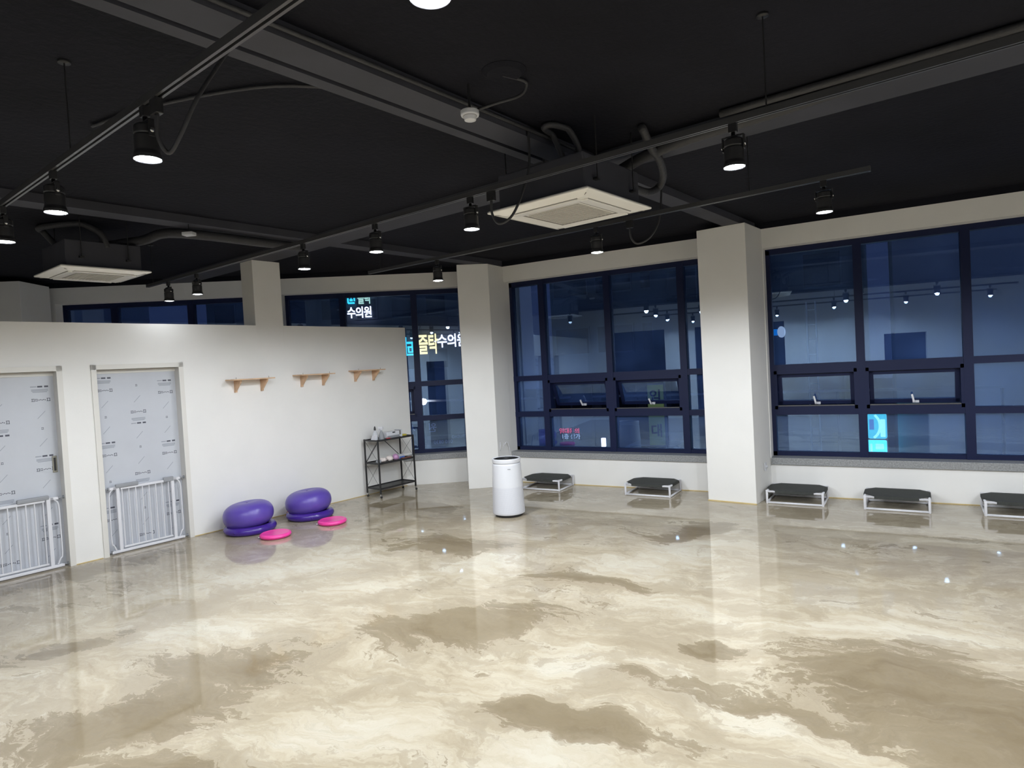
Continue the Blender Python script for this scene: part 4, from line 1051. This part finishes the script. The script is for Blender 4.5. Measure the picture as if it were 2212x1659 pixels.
# yellow hanging banner
a, b = ray_at(1398, 832, y=19), ray_at(1438, 962, y=19)
r_ = thing('banner', 'yellow green vertical banner seen through the left large window', 'banner', ((a.x + b.x) / 2, 19, (a.z + b.z) / 2))
w_, h_ = b.x - a.x, a.z - b.z
q = MB(); q.b2(-w_ / 2, w_ / 2, -.012, .012, -h_ / 2, h_ / 2); q.build('cloth', M['banner'], r_)
for body, z in (('임', h_ * .30), ('대', -h_ * .27)):
    text_mesh('letter', body, w_ * .85, M['banner_ink'], r_, T((0, -.02, z)) @ Matrix.Rotation(PI / 2, 4, 'X'), depth=0.004, bold=0.01)
q = MB(); q.cyl((w_ / 2 + .05, 0, GZ - a.z / 2 - b.z / 2), (w_ / 2 + .05, 0, h_ / 2 + .1), 0.04, n=10); q.b2(-w_ / 2, w_ / 2 + .05, -.02, .02, h_ / 2, h_ / 2 + .05); tag(q.build('pole', M['rail'], r_), 'metal pole')
# street lamp / lit globe beyond the far window
p = ray_at(914, 868, off=14)
r_ = thing('street_lamp', 'glowing warm white globe lamp left of the corner column', 'street lamp', (p.x, p.y, GZ))
q = MB(); q.cyl((0, 0, 0), (0, 0, p.z - GZ - .12), 0.05, 0.035, 12); q.build('pole', M['black'], r_)
q = MB(); q.lathe([(0, -.13), (.08, -.11), (.14, -.03), (.15, .03), (.11, .10), (0, .13)], (0, 0, p.z - GZ), 20); tag(q.build('globe', M['g_lamp'], r_), 'glowing globe')
# ladder on the blank building
a, b = ray_at(1741, 652, y=26.2), ray_at(1761, 652, y=26.2)
r_ = thing('wall_ladder', 'light metal ladder rising up the building behind the right large window', 'ladder', (a.x, 26.2, GZ))
for x in (0, b.x - a.x):
    q = MB(); q.cyl((x, 0, 0), (x, 0, a.z - GZ), 0.035, n=8); q.build('rail', M['rail'], r_)
for k in range(int((a.z - GZ) / .55)):
    q = MB(); q.cyl((0, 0, .3 + .55 * k), (b.x - a.x, 0, .3 + .55 * k), 0.015, n=6); q.build('rung', M['rail'], r_)
# crash barriers along the street
for lab, x0, x1, py in (('pale horizontal street railing seen through the left large window', -24, -9.2, 857), ('pale horizontal street railing seen through the right large window', -8.4, 2.5, 843)):
    z = ray_at(1260 if x0 < -20 else 1800, py, y=19.7).z
    r_ = thing('street_railing', lab, 'railing', (x0, 19.7, GZ))
    q = MB(); q.b2(0, x1 - x0, -.03, .03, z - GZ - .05, z - GZ + .02); q.build('top_rail', M['rail'], r_)
    n = int((x1 - x0) / 3.1)
    for k in range(n + 1):
        q = MB(); q.cyl(((x1 - x0) * k / n, 0, 0), ((x1 - x0) * k / n, 0, z - GZ - .04), 0.035, n=8); tag(q.build('post', M['facade_dark'], r_), 'dark post')
# parked cars
def car(label, px, py, y, rz, lights):
    p = ray_at(px, py, y=y); r = thing('car', label, 'car', (p.x, p.y, GZ), rz, 'cars parked across the street')
    body = [(-2.1, .35), (2.1, .35), (2.15, .75), (1.3, .95), (.75, 1.38), (-1.1, 1.42), (-1.9, .98), (-2.15, .8)]
    q = MB(); n = len(body); vs = [(x, -.85, z) for x, z in body] + [(x, .85, z) for x, z in body]
    q.add(vs, [tuple(range(n)), tuple(range(2 * n - 1, n - 1, -1))] + [(i, n + i, n + (i + 1) % n, (i + 1) % n) for i in range(n)]); q.build('body', M['car_white'], r, bevel=.06)
    q = MB(); g = [(-1.6, .98), (1.1, .98), (.68, 1.32), (-1.05, 1.35)]
    for s_ in (-.86, .86): q.add([(x, s_, z) for x, z in g], [(0, 1, 2, 3)])
    q.add([(1.27, -.7, .99), (1.27, .7, .99), (.80, .65, 1.36), (.80, -.65, 1.36)], [(0, 1, 2, 3)]); q.build('glazing', M['night_glass'], r)
    for x in (-1.35, 1.35):
        for s_ in (-1, 1):
            w = MB(); w.cyl((x, s_ * .72, .32), (x, s_ * .88, .32), .32, n=20); w.build('wheel', M['black_soft'], r)
    q = MB()
    for s_ in (-.6, .6): q.cyl((2.10, s_, .68), (2.19, s_, .68), .11, n=12)
    tag(q.build('headlight', M['g_white'] if lights else M['rail'], r), 'lit headlights' if lights else 'unlit headlights')
car('white car parked beyond the yellow banner', 1430, 945, 25.7, 0.02, False)
car('white car with headlights on beside the square column', 1524, 945, 22.4, -1.45, True)
